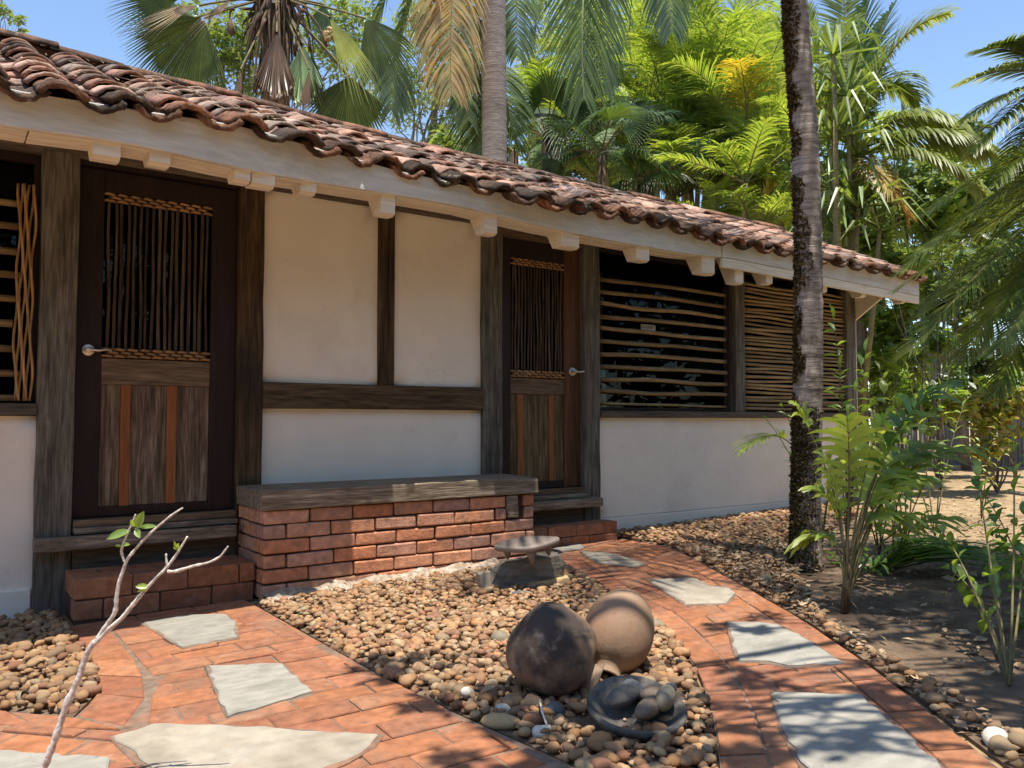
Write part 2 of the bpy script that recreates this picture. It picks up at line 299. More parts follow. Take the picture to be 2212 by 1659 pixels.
M['l_young'] = leafm('young palm leaf', (.28, .42, .07), (.48, .58, .12), tr=.5)
M['l_croton'] = leafm('croton leaf', (.20, .32, .06), (.42, .44, .09), tr=.4, c3=(.36, .24, .07))
M['l_euc'] = leafm('pale tree leaf', (0.195, 0.270, 0.105), (0.450, 0.525, 0.210), tr=.4, tcol=(1.2, 1.2, .6))
M['l_tree'] = leafm('green tree leaf', (.09, .15, .045), (.27, .34, .11), tr=.45, c3=(.13, .22, .06))
M['l_hedge'] = leafm('dark tree leaf', (0.030, 0.060, 0.018), (0.070, 0.120, 0.030), tr=.3)

# ------------------------------------------------------------------ ground
gs = []; xs = np.linspace(-60, 80, 71); ys = np.linspace(-60, 90, 76)
V = [(x, y, gz(x) - .012) for y in ys for x in xs]
F = [(j * 71 + i, j * 71 + i + 1, (j + 1) * 71 + i + 1, (j + 1) * 71 + i) for j in range(75) for i in range(70)]
link('ground', mesh('ground', V, F, M['ground']), kind='structure')

def clip(poly, reg):
    a = sum(reg[i][0] * reg[(i + 1) % len(reg)][1] - reg[(i + 1) % len(reg)][0] * reg[i][1] for i in range(len(reg)))
    if a < 0: reg = reg[::-1]
    for i in range(len(reg)):
        A = reg[i]; B = reg[(i + 1) % len(reg)]; o = []
        side = lambda p: (B[0] - A[0]) * (p[1] - A[1]) - (B[1] - A[1]) * (p[0] - A[0])
        for k in range(len(poly)):
            p = poly[k]; q = poly[(k + 1) % len(poly)]; sp, sq = side(p), side(q)
            if sp >= 0: o.append(p)
            if (sp >= 0) != (sq >= 0): u = sp / (sp - sq); o.append((p[0] + (q[0] - p[0]) * u, p[1] + (q[1] - p[1]) * u))
        poly = o
        if len(poly) < 3: return []
    return poly
def area(p): return abs(sum(p[i][0] * p[(i + 1) % len(p)][1] - p[(i + 1) % len(p)][0] * p[i][1] for i in range(len(p)))) / 2
def inside(pt, poly):
    c = False; n = len(poly)
    for i in range(n):
        a, b = poly[i], poly[i - 1]
        if (a[1] > pt[1]) != (b[1] > pt[1]) and pt[0] < (b[0] - a[0]) * (pt[1] - a[1]) / (b[1] - a[1]) + a[0]: c = not c
    return c
def shrink(p, d):
    cx = sum(q[0] for q in p) / len(p); cy = sum(q[1] for q in p) / len(p); o = []
    for q in p:
        l = math.hypot(q[0] - cx, q[1] - cy); s = max(.2, 1 - d * 1.35 / max(l, .01)); o.append((cx + (q[0] - cx) * s, cy + (q[1] - cy) * s))
    return o
FLAGS_L = [[(.89, -.62), (1.07, -.6), (1.25, -.69), (1.26, -.87), (1.18, -1.17), (.94, -1.19)],
           [(.95, -1.54), (1.17, -1.67), (1.2, -1.7), (1.17, -2.09), (.85, -2.15)],
           [(.51, -2.1), (.63, -2.07), (.81, -2.22), (1.18, -2.61), (1.12, -2.67), (1.01, -2.72), (.86, -2.75), (.6, -2.62), (.54, -2.34)],
           [(-.2, -1.5), (.21, -2.01), (.47, -2.28), (.45, -2.44), (.19, -2.31), (-.3, -1.8)]]
FLAGS_R = [[(3.71, -.24), (3.98, -.25), (3.9, -.38), (3.68, -.36)],
           [(3.78, -.47), (3.9, -.63), (3.86, -.9), (3.81, -1.1), (3.68, -1.14), (3.6, -.87)],
           [(3.47, -1.47), (3.71, -1.61), (3.66, -1.72), (3.62, -1.79), (3.66, -1.9), (3.58, -2.02), (3.36, -2.14), (3.19, -2.02)],
           [(3.06, -2.4), (3.18, -2.49), (3.21, -2.57), (3.1, -2.81), (2.94, -3.08), (2.75, -2.96), (2.74, -2.88), (2.65, -2.81), (2.74, -2.72)],
           [(2.45, -3.12), (2.49, -3.15), (2.67, -3.32), (2.59, -3.43), (2.35, -3.75), (2.22, -3.86), (1.96, -3.62), (2.2, -3.35)]]
def lay(root, poly, mt, flags, h=.0145, nm='brick'):
    poly = [p for i, p in enumerate(poly) if math.hypot(p[0] - poly[i - 1][0], p[1] - poly[i - 1][1]) > .004]
    if len(poly) < 3 or area(poly) < .0012: return
    cx = sum(q[0] for q in poly) / len(poly); cy = sum(q[1] for q in poly) / len(poly)
    if any(all(inside(q, f) for q in poly) for f in flags): return
    big = nm == 'flagstone'; hz = h + (0 if big else ru(-.003, .003)); tx, ty = (0, 0) if big else (ru(-.014, .014), ru(-.014, .014))
    mb = MB(); loc = [(q[0] - cx, q[1] - cy) for q in poly]; n = len(loc)
    zt = lambda x, y: hz + .022 * x + tx * x + ty * y
    if sum(loc[i][0] * loc[(i + 1) % n][1] - loc[(i + 1) % n][0] * loc[i][1] for i in range(n)) < 0: loc = loc[::-1]
    inn = shrink(loc, .005)
    vs = [(p[0], p[1], -.03) for p in loc] + [(p[0], p[1], zt(*p) - .004) for p in loc] + [(p[0], p[1], zt(*p)) for p in inn]
    fs = [(i, (i + 1) % n, n + (i + 1) % n, n + i) for i in range(n)] + [(n + i, n + (i + 1) % n, 2 * n + (i + 1) % n, 2 * n + i) for i in range(n)] + [tuple(range(2 * n, 3 * n))]
    mb.add(vs, fs)
    return link(nm, mb.me(nm, mt), root, (cx, cy, gz(cx)))
def rows(root, reg, ang, flags, org=(0, 0), L=.272, W=.14, J=.008):
    ca, sa = math.cos(ang), math.sin(ang)
    cs = [((p[0] - org[0]) * ca + (p[1] - org[1]) * sa, -(p[0] - org[0]) * sa + (p[1] - org[1]) * ca) for p in reg]
    r0 = math.floor(min(c[1] for c in cs) / W); r1 = math.ceil(max(c[1] for c in cs) / W)
    u0, u1 = min(c[0] for c in cs), max(c[0] for c in cs)
    for r in range(r0, r1):
        u = math.floor(u0 / L) * L + (r % 2) * L * .5 + ru(-.03, .03) - L
        while u < u1:
            l = L * ru(.93, 1.05)
            w0, w1 = r * W + J / 2 + ru(-.003, .003), (r + 1) * W - J / 2 + ru(-.003, .003)
            q = [(u + J / 2, w0), (u + l - J / 2, w0 + ru(-.004, .004)), (u + l - J / 2 + ru(-.004, .004), w1), (u + J / 2, w1)]
            q = [(org[0] + a * ca - b * sa, org[1] + a * sa + b * ca) for a, b in q]
            q = clip(q, reg)
            if q: lay(root, q, M['pave'], flags)
            u += l
def resample(pl, n):
    pl = [Vector((*p, 0)) for p in pl]; d = [0]
    for a, b in zip(pl, pl[1:]): d.append(d[-1] + (b - a).length)
    o = []
    for i in range(n + 1):
        s = d[-1] * i / n; k = 0
        while k < len(d) - 2 and d[k + 1] < s: k += 1
        u = (s - d[k]) / max(1e-9, d[k + 1] - d[k]); o.append(pl[k].lerp(pl[k + 1], u))
    return o
def strip(root, A, B, n, flags, J=.008):
    a = resample(A, n); b = resample(B, n)
    for i in range(n):
        t = (a[i + 1] - a[i]).normalized() * J / 2; t2 = (b[i + 1] - b[i]).normalized() * J / 2; s = (b[i] - a[i]).normalized() * J / 2
        lay(root, [tuple((a[i] + t + s)[:2]), tuple((b[i] + t2 - s)[:2]), tuple((b[i + 1] - t2 - s)[:2]), tuple((a[i + 1] - t + s)[:2])], M['pave'], flags)
def bed(name, poly, mt, dz):
    return link(name, MB().prism(poly, lambda x, y: gz(x) - .05, lambda x, y: gz(x) + dz).me(name, mt), kind='structure')
# left path
PL = bed('path', [(.60, -.40), (1.46, -.40), (1.46, -2.3), (1.53, -3.1), (1.6, -4.6), (.2, -4.6), (-2.4, -1.4), (-1.15, -.15), (.44, -1.80), (.55, -1.6), (.6, -1.25)], M['mortar'], .0085)
rows(PL, [(.755, -.40), (1.455, -.40), (1.455, -1.5), (.755, -1.5)], math.radians(1), FLAGS_L, (.755, -.4))
rows(PL, [(.755, -1.5), (1.455, -1.5), (1.47, -2.3), (1.53, -3.1), (1.6, -4.5), (.565, -4.5), (.565, -2.03), (.70, -1.73)], math.radians(-3), FLAGS_L, (.755, -1.5))
rows(PL, [(.555, -2.05), (.555, -4.3), (-2.2, -1.6), (-1.22, -.27), (.15, -1.66)], math.radians(-48), FLAGS_L, (.4, -2.0))
strip(PL, [(.60, -.41), (.59, -1.25), (.55, -1.56), (.45, -1.80)], [(.745, -.41), (.74, -1.3), (.69, -1.72), (.56, -2.0)], 6, FLAGS_L)
strip(PL, [(.44, -1.81), (.24, -1.57), (-1.1, -.15)], [(.545, -2.035), (.15, -1.65), (-1.2, -.25)], 8, FLAGS_L)
# right path
RL = [(3.42, -.49), (3.63, -.52), (3.24, -1.28), (3.01, -1.76), (2.88, -2.13), (2.65, -2.49), (2.44, -2.79), (2.15, -3.11), (1.87, -3.38), (1.5, -3.75), (1.1, -4.1)]
RR = [(4.42, -.22), (4.44, -.59), (4.3, -.98), (3.95, -1.61), (3.67, -2.1), (3.38, -2.6), (3.13, -2.97), (2.81, -3.41), (2.61, -3.67), (2.47, -3.85), (2.0, -4.4), (1.7, -4.7)]
RL2 = [(3.52, -.50)] + RL[2:]
PR = bed('path', [(3.42, -.22)] + RR + RL[::-1], M['mortar'], .0085)
NR = 31; a = resample(RL2, NR); b = resample(RR, NR)
def off(A, B, d): return [(p + (q - p).normalized() * d)[:2] for p, q in zip(A, B)]
ia = off(a, b, .145); ib = off(b, a, .145)
strip(PR, [p[:2] for p in a], ia, 16, FLAGS_R); strip(PR, ib, [p[:2] for p in b], 17, FLAGS_R)
for i in range(NR):
    A0, A1, B0, B1 = map(lambda p: Vector((*p, 0)), (ia[i], ia[i + 1], ib[i], ib[i + 1])); wd = (B0 - A0).length
    if (A1 - A0).length < .02: continue
    e = [0] + sorted(max(0, min(1, (k * .272 + (i % 2) * .136 + ru(-.02, .02)) / wd)) for k in range(1, 8)) + [1]
    if i % 2: e = [0, .136 / wd] + [x for x in e if x > .15 / wd]
    e = [e[0]] + [x for j, x in enumerate(e[1:]) if x - e[j] > .03]
    for u, v in zip(e, e[1:]):
        g = .004 / wd; g2 = .03
        q = [A0.lerp(B0, u + g), A0.lerp(B0, v - g), A1.lerp(B1, v - g), A1.lerp(B1, u + g)]
        q = [q[0].lerp(q[3], g2), q[1].lerp(q[2], g2), q[2].lerp(q[1], g2), q[3].lerp(q[0], g2)]
        lay(PR, [tuple(p[:2]) for p in q], M['pave'], FLAGS_R)
rows(PR, [(3.44, -.225), (4.4, -.225), (4.35, -.235), (3.6, -.49), (3.44, -.49)], 0, FLAGS_R, (3.44, -.225))
def flagstone(root, poly, mt):
    lay(root, shrink(poly, -.014), M['mortar'], [], .0185, 'mortar_joint')
    o = []
    for i, p in enumerate(poly):
        q = poly[(i + 1) % len(poly)]; o.append(p); k = max(1, int(math.hypot(q[0] - p[0], q[1] - p[1]) / .045))
        for j in range(1, k): u = j / k; o.append((p[0] + (q[0] - p[0]) * u + ru(-.011, .011), p[1] + (q[1] - p[1]) * u + ru(-.011, .011)))
    lay(root, o, mt, [], .025, 'flagstone')
for i, f in enumerate(FLAGS_L): flagstone(PL, f, M['flag_pale'] if i == 2 else M['flag'])
for i, f in enumerate(FLAGS_R): flagstone(PR, f, M['flag_pale'] if i in (1, 2) else M['flag'])

# ------------------------------------------------------------------ pebbles
def ico(sub=1):
    import bmesh
    bm = bmesh.new(); bmesh.ops.create_icosphere(bm, subdivisions=sub, radius=1)
    v = np.array([x.co[:] for x in bm.verts]); f = np.array([[x.index for x in fc.verts] for fc in bm.faces]); bm.free(); return v, f
IV, IF = ico(2); IV3, IF3 = ico(3)
def lump(v, amp, fr, seed):
    rs = np.random.RandomState(seed); d = np.zeros(len(v))
    for k in range(5):
        w_ = rs.normal(size=3) * fr * (1 + k * .5); d += np.sin(v @ w_ + rs.rand() * 6.28) / (1 + k * .6)
    return v * (1 + amp * d)[:, None]
PV = [lump(IV * np.array([1, .72, .5]) if k % 3 else IV * np.array([1, .85, .62]), .11, 1.9, k) for k in range(8)]
PM = [mesh('pebble', v, IF, M['pebble'], True) for v in PV]
BEDS = [
    ([(1.48, -.50), (3.50, -.50), (3.24, -1.24), (3.01, -1.74), (2.88, -2.11), (2.65, -2.47), (2.44, -2.77), (2.15, -3.09), (1.87, -3.36), (1.5, -3.73), (1.2, -4.0), (1.58, -3.9), (1.55, -3.1), (1.48, -2.3)], .035, 300, .067),
    ([(.585, -.02), (.585, -1.27), (.54, -1.56), (.44, -1.77), (.23, -1.55), (-1.0, -.2), (-1.0, -.02)], .038, 260, .073),
    ([(4.43, -.01), (7.6, -.01), (7.0, -.6), (6.0, -.95), (5.2, -1.3), (4.7, -1.6), (4.08, -2.05), (3.55, -2.58), (3.27, -2.97), (2.95, -3.46), (2.70, -3.90), (2.5, -3.88), (2.64, -3.69), (2.84, -3.43), (3.15, -2.99), (3.41, -2.61), (3.7, -2.1), (3.98, -1.61), (4.33, -.98), (4.46, -.6)], .040, 300, .072)]
POTS = [(Vector((1.86, -2.60)), .04), (Vector((2.2, -2.53)), .04), (Vector((1.80, -2.93)), .09)]
for bi, (poly, sp, nind, size) in enumerate(BEDS):
    root = bed('pebble_bed', poly, M['soil'], .002)
    xs0, xs1 = min(p[0] for p in poly), max(p[0] for p in poly); ys0, ys1 = min(p[1] for p in poly), max(p[1] for p in poly)
    items = []
    for layer in range(2):
        st = sp * (1.25 if layer == 0 else 1.32); y = ys0
        while y < ys1:
            x = xs0
            while x < xs1:
                px, py = x + ru(-.5, .5) * st, y + ru(-.5, .5) * st
                far = 1.0 if bi < 2 else 1.0
                if inside((px, py), poly) and not (bi == 0 and any((Vector((px, py)) - c).length < r for c, r in POTS)):
                    s = size * (ru(.36, .66) if rnd() < .88 else ru(.66, 1.05)) * .62
                    h = .004 + layer * .017 + ru(0, .009)
                    if bi == 2 and py < -1.1 and rnd() < .45: x += st; continue
                    if bi == 2: h += .02 * min(1, max(0, (py + 1.2)))
                    items.append((px, py, gz(px) + h, s, ru(0, 6.28), ru(-.35, .35), ru(-.35, .35), random.randrange(8), layer))
                x += st
            y += st
    for _ in range(1500 if bi != 1 else 500):
        px, py = ru(xs0, xs1), ru(ys0, ys1)
        if inside((px, py), poly): items.append((px, py, gz(px) + .012 + ru(0, .03), size * ru(.07, .16), ru(0, 6.28), ru(-.5, .5), ru(-.5, .5), random.randrange(8), -3))
    cp = Vector((CAM.x, CAM.y))
    items.sort(key=lambda it: (Vector((it[0], it[1])) - cp).length - it[8] * .8 + (3 if not (-100 < 1) else 0))
    def inview(it):
        d = Vector(it[:3]) - CAM; z = d.dot(VF); u = d.dot(VR) / z * FPX + 1106; v = 829.5 - d.dot(VU) / z * FPX
        return -20 < u < 2232 and v < 1680
    vis = [it for it in items if inview(it)]; hid = [it for it in items if not inview(it)]
    for it in vis[:nind]:
        link('pebble', PM[it[7]], root, it[:3], (it[5], it[6], it[4]), it[3])
    rest = vis[nind:] + hid[:600]
    vs = []; fs = []; nv = len(IV)
    IVl, IFl = ico(1)
    PVl = [lump(IVl * np.array([1, .78, .55]), .07, 1.6, k) for k in range(8)]
    for k, it in enumerate(rest):
        near = (Vector((it[0], it[1])) - cp).length < 4.3
        R_ = np.array(Euler((it[5], it[6], it[4])).to_matrix())
        base, ff = (PV[it[7]], IF) if near else (PVl[it[7]], IFl)
        o_ = sum(len(v) for v in vs[-1:]) if False else None
        vs.append(base * it[3] @ R_.T + np.array(it[:3])); fs.append(ff)
    off_ = 0; F2 = []
    for v, f in zip(vs, fs): F2.append(f + off_); off_ += len(v)
    if vs: link('pebble', mesh('pebbles', np.concatenate(vs), np.concatenate(F2), M['pebble'], True), root, kind='stuff')

bed('soil', [(2.6, -3.9), (2.9, -3.4), (3.2, -2.95), (3.5, -2.5), (4.0, -2.0), (4.65, -1.5), (5.2, -1.25), (5.9, -1.7), (6.2, -2.3), (6.6, -3.2), (6.2, -4.8), (3.5, -5.2)], M['earth'], -.008)

# ------------------------------------------------------------------ house
H = thing('house', 'low white plastered house with dark timber posts, two stick doors and a clay tile roof', 'house')
def P(name, x0, x1, y0, y1, z0, z1, mt, parent=None, bv=.004, j=0, **kw):
    o = part(name, MB().box(x0, x1, y0, y1, z0, z1, j), mt, parent or H, **kw)
    if bv: bevel(o, bv, 2)
    return o
# plaster wall panels
def plaster(x0, x1, z0, z1, y=.018, name='wall_panel'):
    nx = max(2, int((x1 - x0) / .12)); nz = max(2, int((z1 - z0) / .12)); vs = []; fs = []
    for k in range(nz + 1):
        for i in range(nx + 1):
            x = x0 + (x1 - x0) * i / nx; z = z0 + (z1 - z0) * k / nz
            vs.append((x, y + .004 * math.sin(x * 3.1 + z * 2.3) + .003 * math.sin(x * 7 - z * 5.2), z))
    for k in range(nz):
        for i in range(nx): a_ = k * (nx + 1) + i; fs.append((a_, a_ + 1, a_ + nx + 2, a_ + nx + 1))
    n0 = len(vs); vs += [(x0, y + .12, z0), (x1, y + .12, z0), (x1, y + .12, z1), (x0, y + .12, z1)]
    fs += [(n0 + 1, n0, n0 + 3, n0 + 2), (n0, n0 + 1, nx, 0), (n0 + 3, nz * (nx + 1), nz * (nx + 1) + nx, n0 + 2)]
    return link(name, mesh(name, vs, fs, M['plaster'], True), H)
plaster(-1.6, .478, -.02, 1.10); plaster(1.66, 2.445, 1.305, 2.50); plaster(2.56, 3.275, 1.305, 2.50)
plaster(1.66, 3.275, .05, 1.155); plaster(4.375, 7.80, .30, 1.098)
P('wall_plinth', 4.375, 7.93, -.0, .12, -.02, .294, M['plaster'], bv=.006)
P('wall_plinth', -1.6, .47, .004, .12, -.02, .20, M['plaster'], bv=.006)
# timber posts
for (x0, x1, mt, zb) in ((.474, .652, 'post', 0), (1.517, 1.668, 'post_brown', .1), (3.268, 3.436, 'post', .1), (4.215, 4.382, 'post', .14),
                         (6.022, 6.155, 'post', 1.152), (7.77, 7.93, 'post', 0), (-1.75, -1.6, 'post', 0)):
    mb = MB(); nseg = 10; pts = []
    for k in range(nseg + 1):
        z = zb + (2.52 - zb) * k / nseg; d = .0035
        pts.append([(x0 + ru(-d, d), -.02 + ru(-d, d)), (x1 + ru(-d, d), -.02 + ru(-d, d)), (x1, .12), (x0, .12), z])
    vs = [(p[c][0], p[c][1], p[4]) for p in pts for c in range(4)]
    fs = [(k * 4 + c, k * 4 + (c + 1) % 4, k * 4 + 4 + (c + 1) % 4, k * 4 + 4 + c) for k in range(nseg) for c in range(4)] + [(3, 2, 1, 0), tuple(nseg * 4 + c for c in range(4))]
    bevel(link('post', mesh('post', vs, fs, M[mt]), H), .006, 2)
P('stud', 2.447, 2.512, -.012, .1, 1.31, 2.52, M['post_brown'], bv=.005)
P('stud', 2.516, 2.564, -.006, .1, 1.31, 2.52, M['post_brown'], bv=.005)
P('rail_beam', 1.67, 3.267, -.03, .1, 1.150, 1.31, M['beam'], bv=.006, j=.003)
P('wall_plate', -1.75, 7.95, -.015, .14, 2.50, 2.62, M['plate'], bv=.005)
P('window_sill', 4.384, 7.769, -.035, .12, 1.10, 1.152, M['sill'], bv=.006, j=.002)
P('window_sill', -1.6, .473, -.035, .12, 1.103, 1.165, M['sill'], bv=.006, j=.002)
# inner room
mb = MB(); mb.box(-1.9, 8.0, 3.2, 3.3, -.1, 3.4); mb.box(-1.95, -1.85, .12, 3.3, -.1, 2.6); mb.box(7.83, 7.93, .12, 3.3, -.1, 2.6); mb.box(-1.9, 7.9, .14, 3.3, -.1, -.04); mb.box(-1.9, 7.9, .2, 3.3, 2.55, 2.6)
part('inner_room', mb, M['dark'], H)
P('end_wall', 7.932, 7.97, .0, 3.3, -.05, 2.6, M['plaster'], bv=0)
mb = MB(); mb.add([(7.935, -.3, 2.32), (7.965, -.3, 2.32), (7.965, .25, 1.95), (7.935, .25, 1.95), (7.935, -.3, 2.5), (7.965, -.3, 2.5), (7.965, .25, 2.6), (7.935, .25, 2.6)],
                  [(0, 1, 2, 3), (4, 7, 6, 5), (0, 4, 5, 1), (1, 5, 6, 2), (2, 6, 7, 3), (3, 7, 4, 0)])
part('gable_bracket', mb, M['cream'], H)

def wavy(p0, p1, r, amp, n=9, ph=None, taper=.1):
    p0, p1 = Vector(p0), Vector(p1); ax = (p1 - p0).normalized(); s1 = ax.orthogonal().normalized(); s2 = ax.cross(s1)
    f1, f2, a_, b_ = ru(3, 8), ru(6, 13), ru(0, 6.3), ru(0, 6.3); pts = []; rr = []
    for i in range(n + 1):
        u = i / n; w1 = math.sin(f1 * u + a_) * amp + math.sin(f2 * u + b_) * amp * .4; w2 = math.sin(f1 * u + b_) * amp * .6
        pts.append(p0.lerp(p1, u) + s1 * w2 + s2 * w1); rr.append(r * (1 - taper * u) * ru(.93, 1.08))
    return pts, rr
# doors
def door(x0, x1, ix0, ix1, zb, zt, sz0, sz1, rz0, strips, frame, panelm, hx, hdir, hz, nst, name_mat_right=None, label=None):
    D = link('door', None, H, (x0, .03, zb)); D.empty_display_size = .1
    if label: D['label'] = label
    y0, y1 = .03, .075
    P('stile', x0, ix0, y0, y1, zb, zt, frame, D); P('stile', ix1, x1, y0, y1, zb, zt, name_mat_right or frame, D)
    P('top_rail', ix0, ix1, y0, y1, sz1 + .0, zt, frame, D)
    P('lock_rail', ix0, ix1, y0 + .003, y1, rz0, sz0, M['rail'], D, .005)
    P('bottom_rail', ix0, ix1, y0 + .002, y1, zb, zb + .055, frame, D)
    zz = [ix0] + [s for st in strips for s in st] + [ix1]
    for a_, b_ in zip(zz[::2], zz[1::2]): P('plank', a_, b_, y0 + .014, y1 - .01, zb + .055, rz0, panelm, D, .003)
    for a_, b_ in strips: P('cover_strip', a_, b_, y0 + .004, y1 - .01, zb + .055, rz0, M['strip'], D, .002)
    pw = (ix1 - ix0 - .02) / nst
    for k in range(nst):
        xc = ix0 + .01 + pw * (k + .5)
        pts, rr = wavy((xc + ru(-.003, .003), y0 + .012, sz0 + .012), (xc + ru(-.003, .003), y0 + .012, sz1 - .012), pw * ru(.24, .34), .004, 12)
        part('stick', MB().tube(pts, rr, 7), M['stick'], D, True)
    for zc, rws in ((sz1 - .030, 3), (sz0 + .030, 3)):
        mb = MB()
        for r in range(rws):
            for k in range(nst):
                if (k + r) % 2 == 0:
                    xc = ix0 + .01 + pw * (k + .5); z = zc + (r - 1) * .018
                    mb.tube([(xc - pw * .85, y0 + .014, z), (xc - pw * .4, y0 - .006, z + .002), (xc + pw * .4, y0 - .006, z - .001), (xc + pw * .85, y0 + .014, z)], .0085, 6)
        part('woven_band', mb, M['wicker'], D, True, kind='stuff')
    part('pane', MB().box(ix0, ix1, y0 + .036, y0 + .040, sz0, sz1), M['glass'], D)
    mb = MB()
    mb.tube([(hx, y0 + .001, hz), (hx, y0 - .006, hz), (hx, y0 - .010, hz)], [.034, .034, .028], 20)
    mb.tube([(hx, y0 - .004, hz), (hx, y0 - .035, hz), (hx, y0 - .045, hz)], [.013, .012, .016], 12)
    mb.tube([(hx, y0 - .04, hz), (hx + hdir * .045, y0 - .046, hz - .004), (hx + hdir * .085, y0 - .044, hz + .004), (hx + hdir * .112, y0 - .04, hz - .006)], [.0095, .008, .007, .004], 8)
    bevel(part('handle', mb, M['metal'], D, True), .001)
    return D
door(.655, 1.515, .784, 1.368, .548, 2.47, 1.422, 2.350, 1.276, [(.887, .937), (1.131, 1.185)], M['maroon'], M['panel'], .716, 1, 1.462, 17, label='wide dark maroon door with stick grille')
door(3.438, 4.213, 3.545, 4.055, .560, 2.47, 1.395, 2.300, 1.272, [(3.612, 3.660), (3.909, 3.954)], M['maroon'], M['panel2'], 4.135, 1, 1.458, 17, M['brown'], label='narrower brown door with stick grille')
P('door_head', .655, 1.515, -.005, .1, 2.475, 2.5, M['maroon'], bv=0); P('door_head', 3.438, 4.213, -.005, .1, 2.44, 2.5, M['rail'], bv=0)
for x0, x1, xa, xb, zt_ in ((.655, 1.515, .47, 1.490, .0), (3.438, 4.213, 3.42, 4.32, .01)):
    P('threshold', x0, x1, -.03, .09, .505 + zt_, .545 + zt_, M['rail'], j=.002); P('threshold', x0, x1, -.06, .09, .472 + zt_, .503 + zt_, M['board'], j=.002)
    P('sill_board', xa, xb, -.125, -.022, .400 + zt_, .468 + zt_, M['board'], bv=.008, j=.004)
    P('wall_base', x0, x1, -.01, .1, -.02, .40, M['plate'], bv=0)
# windows
def window(x0, x1, z0, z1, nm_label=None):
    W = link('window', None, H, (x0, .03, z0)); W.empty_display_size = .1
    if nm_label: W['label'] = nm_label
    part('pane', MB().box(x0, x1, .085, .09, z0, z1), M['glass'], W)
    mb = MB(); t_ = .03
    mb.box(x0, x1, .05, .084, z1 - .05, z1); mb.box(x0, x1, .05, .084, z0, z0 + t_); mb.box(x0, x0 + t_, .05, .084, z0 + t_, z1 - .05); mb.box(x1 - t_, x1, .05, .084, z0 + t_, z1 - .05)
    part('frame', mb, M['maroon'], W); return W
W1 = window(4.382, 6.022, 1.152, 2.5, 'wide window behind eleven spaced cane slats'); W2 = window(6.155, 7.77, 1.152, 2.5, 'window behind close set cane slats'); W3 = window(-1.6, .474, 1.165, 2.5, 'window cut by the left edge, flat cane slats')
for k in range(11):
    z = 1.20 + k * .101; sg = .035 if k > 3 else .01
    pts, rr = wavy((4.40, .02, z + .01), (5.93, .02, z + sg * .2), .0185 if k else .011, .006, 16)
    part('slat', MB().tube(pts, rr, 8), M['cane'], W1, True)
for k in range(32):
    z = 1.185 + k * .0375
    pts, rr = wavy((6.165, .02, z), (7.76, .02, z + ru(-.006, .006)), ru(.0125, .0155), .007, 16)
    part('slat', MB().tube(pts, rr, 8), M['cane'], W2, True)
for k in range(9):
    z = 1.20 + k * .128
    pts, rr = wavy((-1.55, .02, z), (.375 + ru(-.02, .02), .02, z - .005), .021, .004, 12)
    part('slat', MB().tube(pts, rr, 8), M['cane'], W3, True)
mb = MB()
for s_ in range(6):
    pts = []; zz = 1.19
    xb = .372 + s_ * .014
    for k in range(40):
        z = 1.18 + 1.14 * k / 39; pts.append((xb + .0065 * math.sin(z * 16 + s_ * 2.4) + .004 * math.sin(z * 7 + s_), .0 + .012 * math.cos(z * 16 + s_ * 2.4), z))
    part('binding_strand', MB().tube(pts, .0068, 6), M['wicker_v'], W3, True)
mb = MB()
for xb in (5.90, 5.955, 4.405):
    for s_ in range(3):
        mb.tube([(xb + .014 * math.sin(z_ * 31 + s_ * 2.1), .0 + .014 * math.cos(z_ * 31 + s_ * 2.1), z_) for z_ in [1.17 + 1.10 * k / 44 for k in range(45)]], .0022, 4)
part('wire_lashing', mb, M['stick'], W1, kind='stuff')
P('notice', 4.93, 5.10, .079, .083, 1.842, 1.892, M['sign'], W1, 0)
fc = bpy.data.curves.new('txt', 'FONT'); fc.body = 'NO FUMAR'; fc.size = .034; fc.align_x = 'CENTER'; fc.align_y = 'CENTER'
fo = bpy.data.objects.new('txt', fc); COL.objects.link(fo); dg = bpy.context.evaluated_depsgraph_get(); tm = bpy.data.meshes.new_from_object(fo.evaluated_get(dg)); bpy.data.objects.remove(fo)
tm.materials.clear(); tm.materials.append(M['ink']); tm.name = 'notice_text'
link('notice_text', tm, W1, (5.005, .0775, 1.867), (math.pi / 2, 0, 0), (.8, 1, 1))

# eaves
def lerpt(tab, x):
    if x <= tab[0][0]: return tab[0][1]
    for (a0, a1), (b0, b1) in zip(tab, tab[1:]):
        if x <= b0: return a1 + (b1 - a1) * (x - a0) / (b0 - a0)
    return tab[-1][1]
def yf(X):
    k = min(1, max(0, (1.9 - X) / .8)); return -1.06 + .10 * min(max(X, -2), 5.3) - .09 * k * k * (3 - 2 * k)
FB = [(-1.8, 2.25), (.215, 2.265), (.648, 2.298), (.946, 2.297), (1.132, 2.290), (1.408, 2.302), (1.787, 2.334), (2.275, 2.355), (2.609, 2.362), (3.171, 2.347), (3.824, 2.343), (4.732, 2.365), (5.337, 2.405), (6.094, 2.393), (8.3, 2.343)]
PB = [(-1.5, 2.33), (.295, 2.353), (.527, 2.372), (.808, 2.393), (1.104, 2.422), (1.363, 2.432), (1.65, 2.429), (1.877, 2.432), (2.176, 2.417), (2.431, 2.424), (2.66, 2.424), (2.99, 2.433), (3.227, 2.436), (3.683, 2.453), (4.063, 2.470), (4.446, 2.482), (5.134, 2.462), (5.981, 2.467), (6.936, 2.461), (8.2, 2.459)]
RG = [(-1.5, 3.64), (.355, 3.605), (.62, 3.585), (1.016, 3.555), (1.382, 3.549), (1.984, 3.527), (2.681, 3.495), (3.381, 3.472), (4.3, 3.462), (5.367, 3.442), (6.655, 3.425), (8.4, 3.405)]
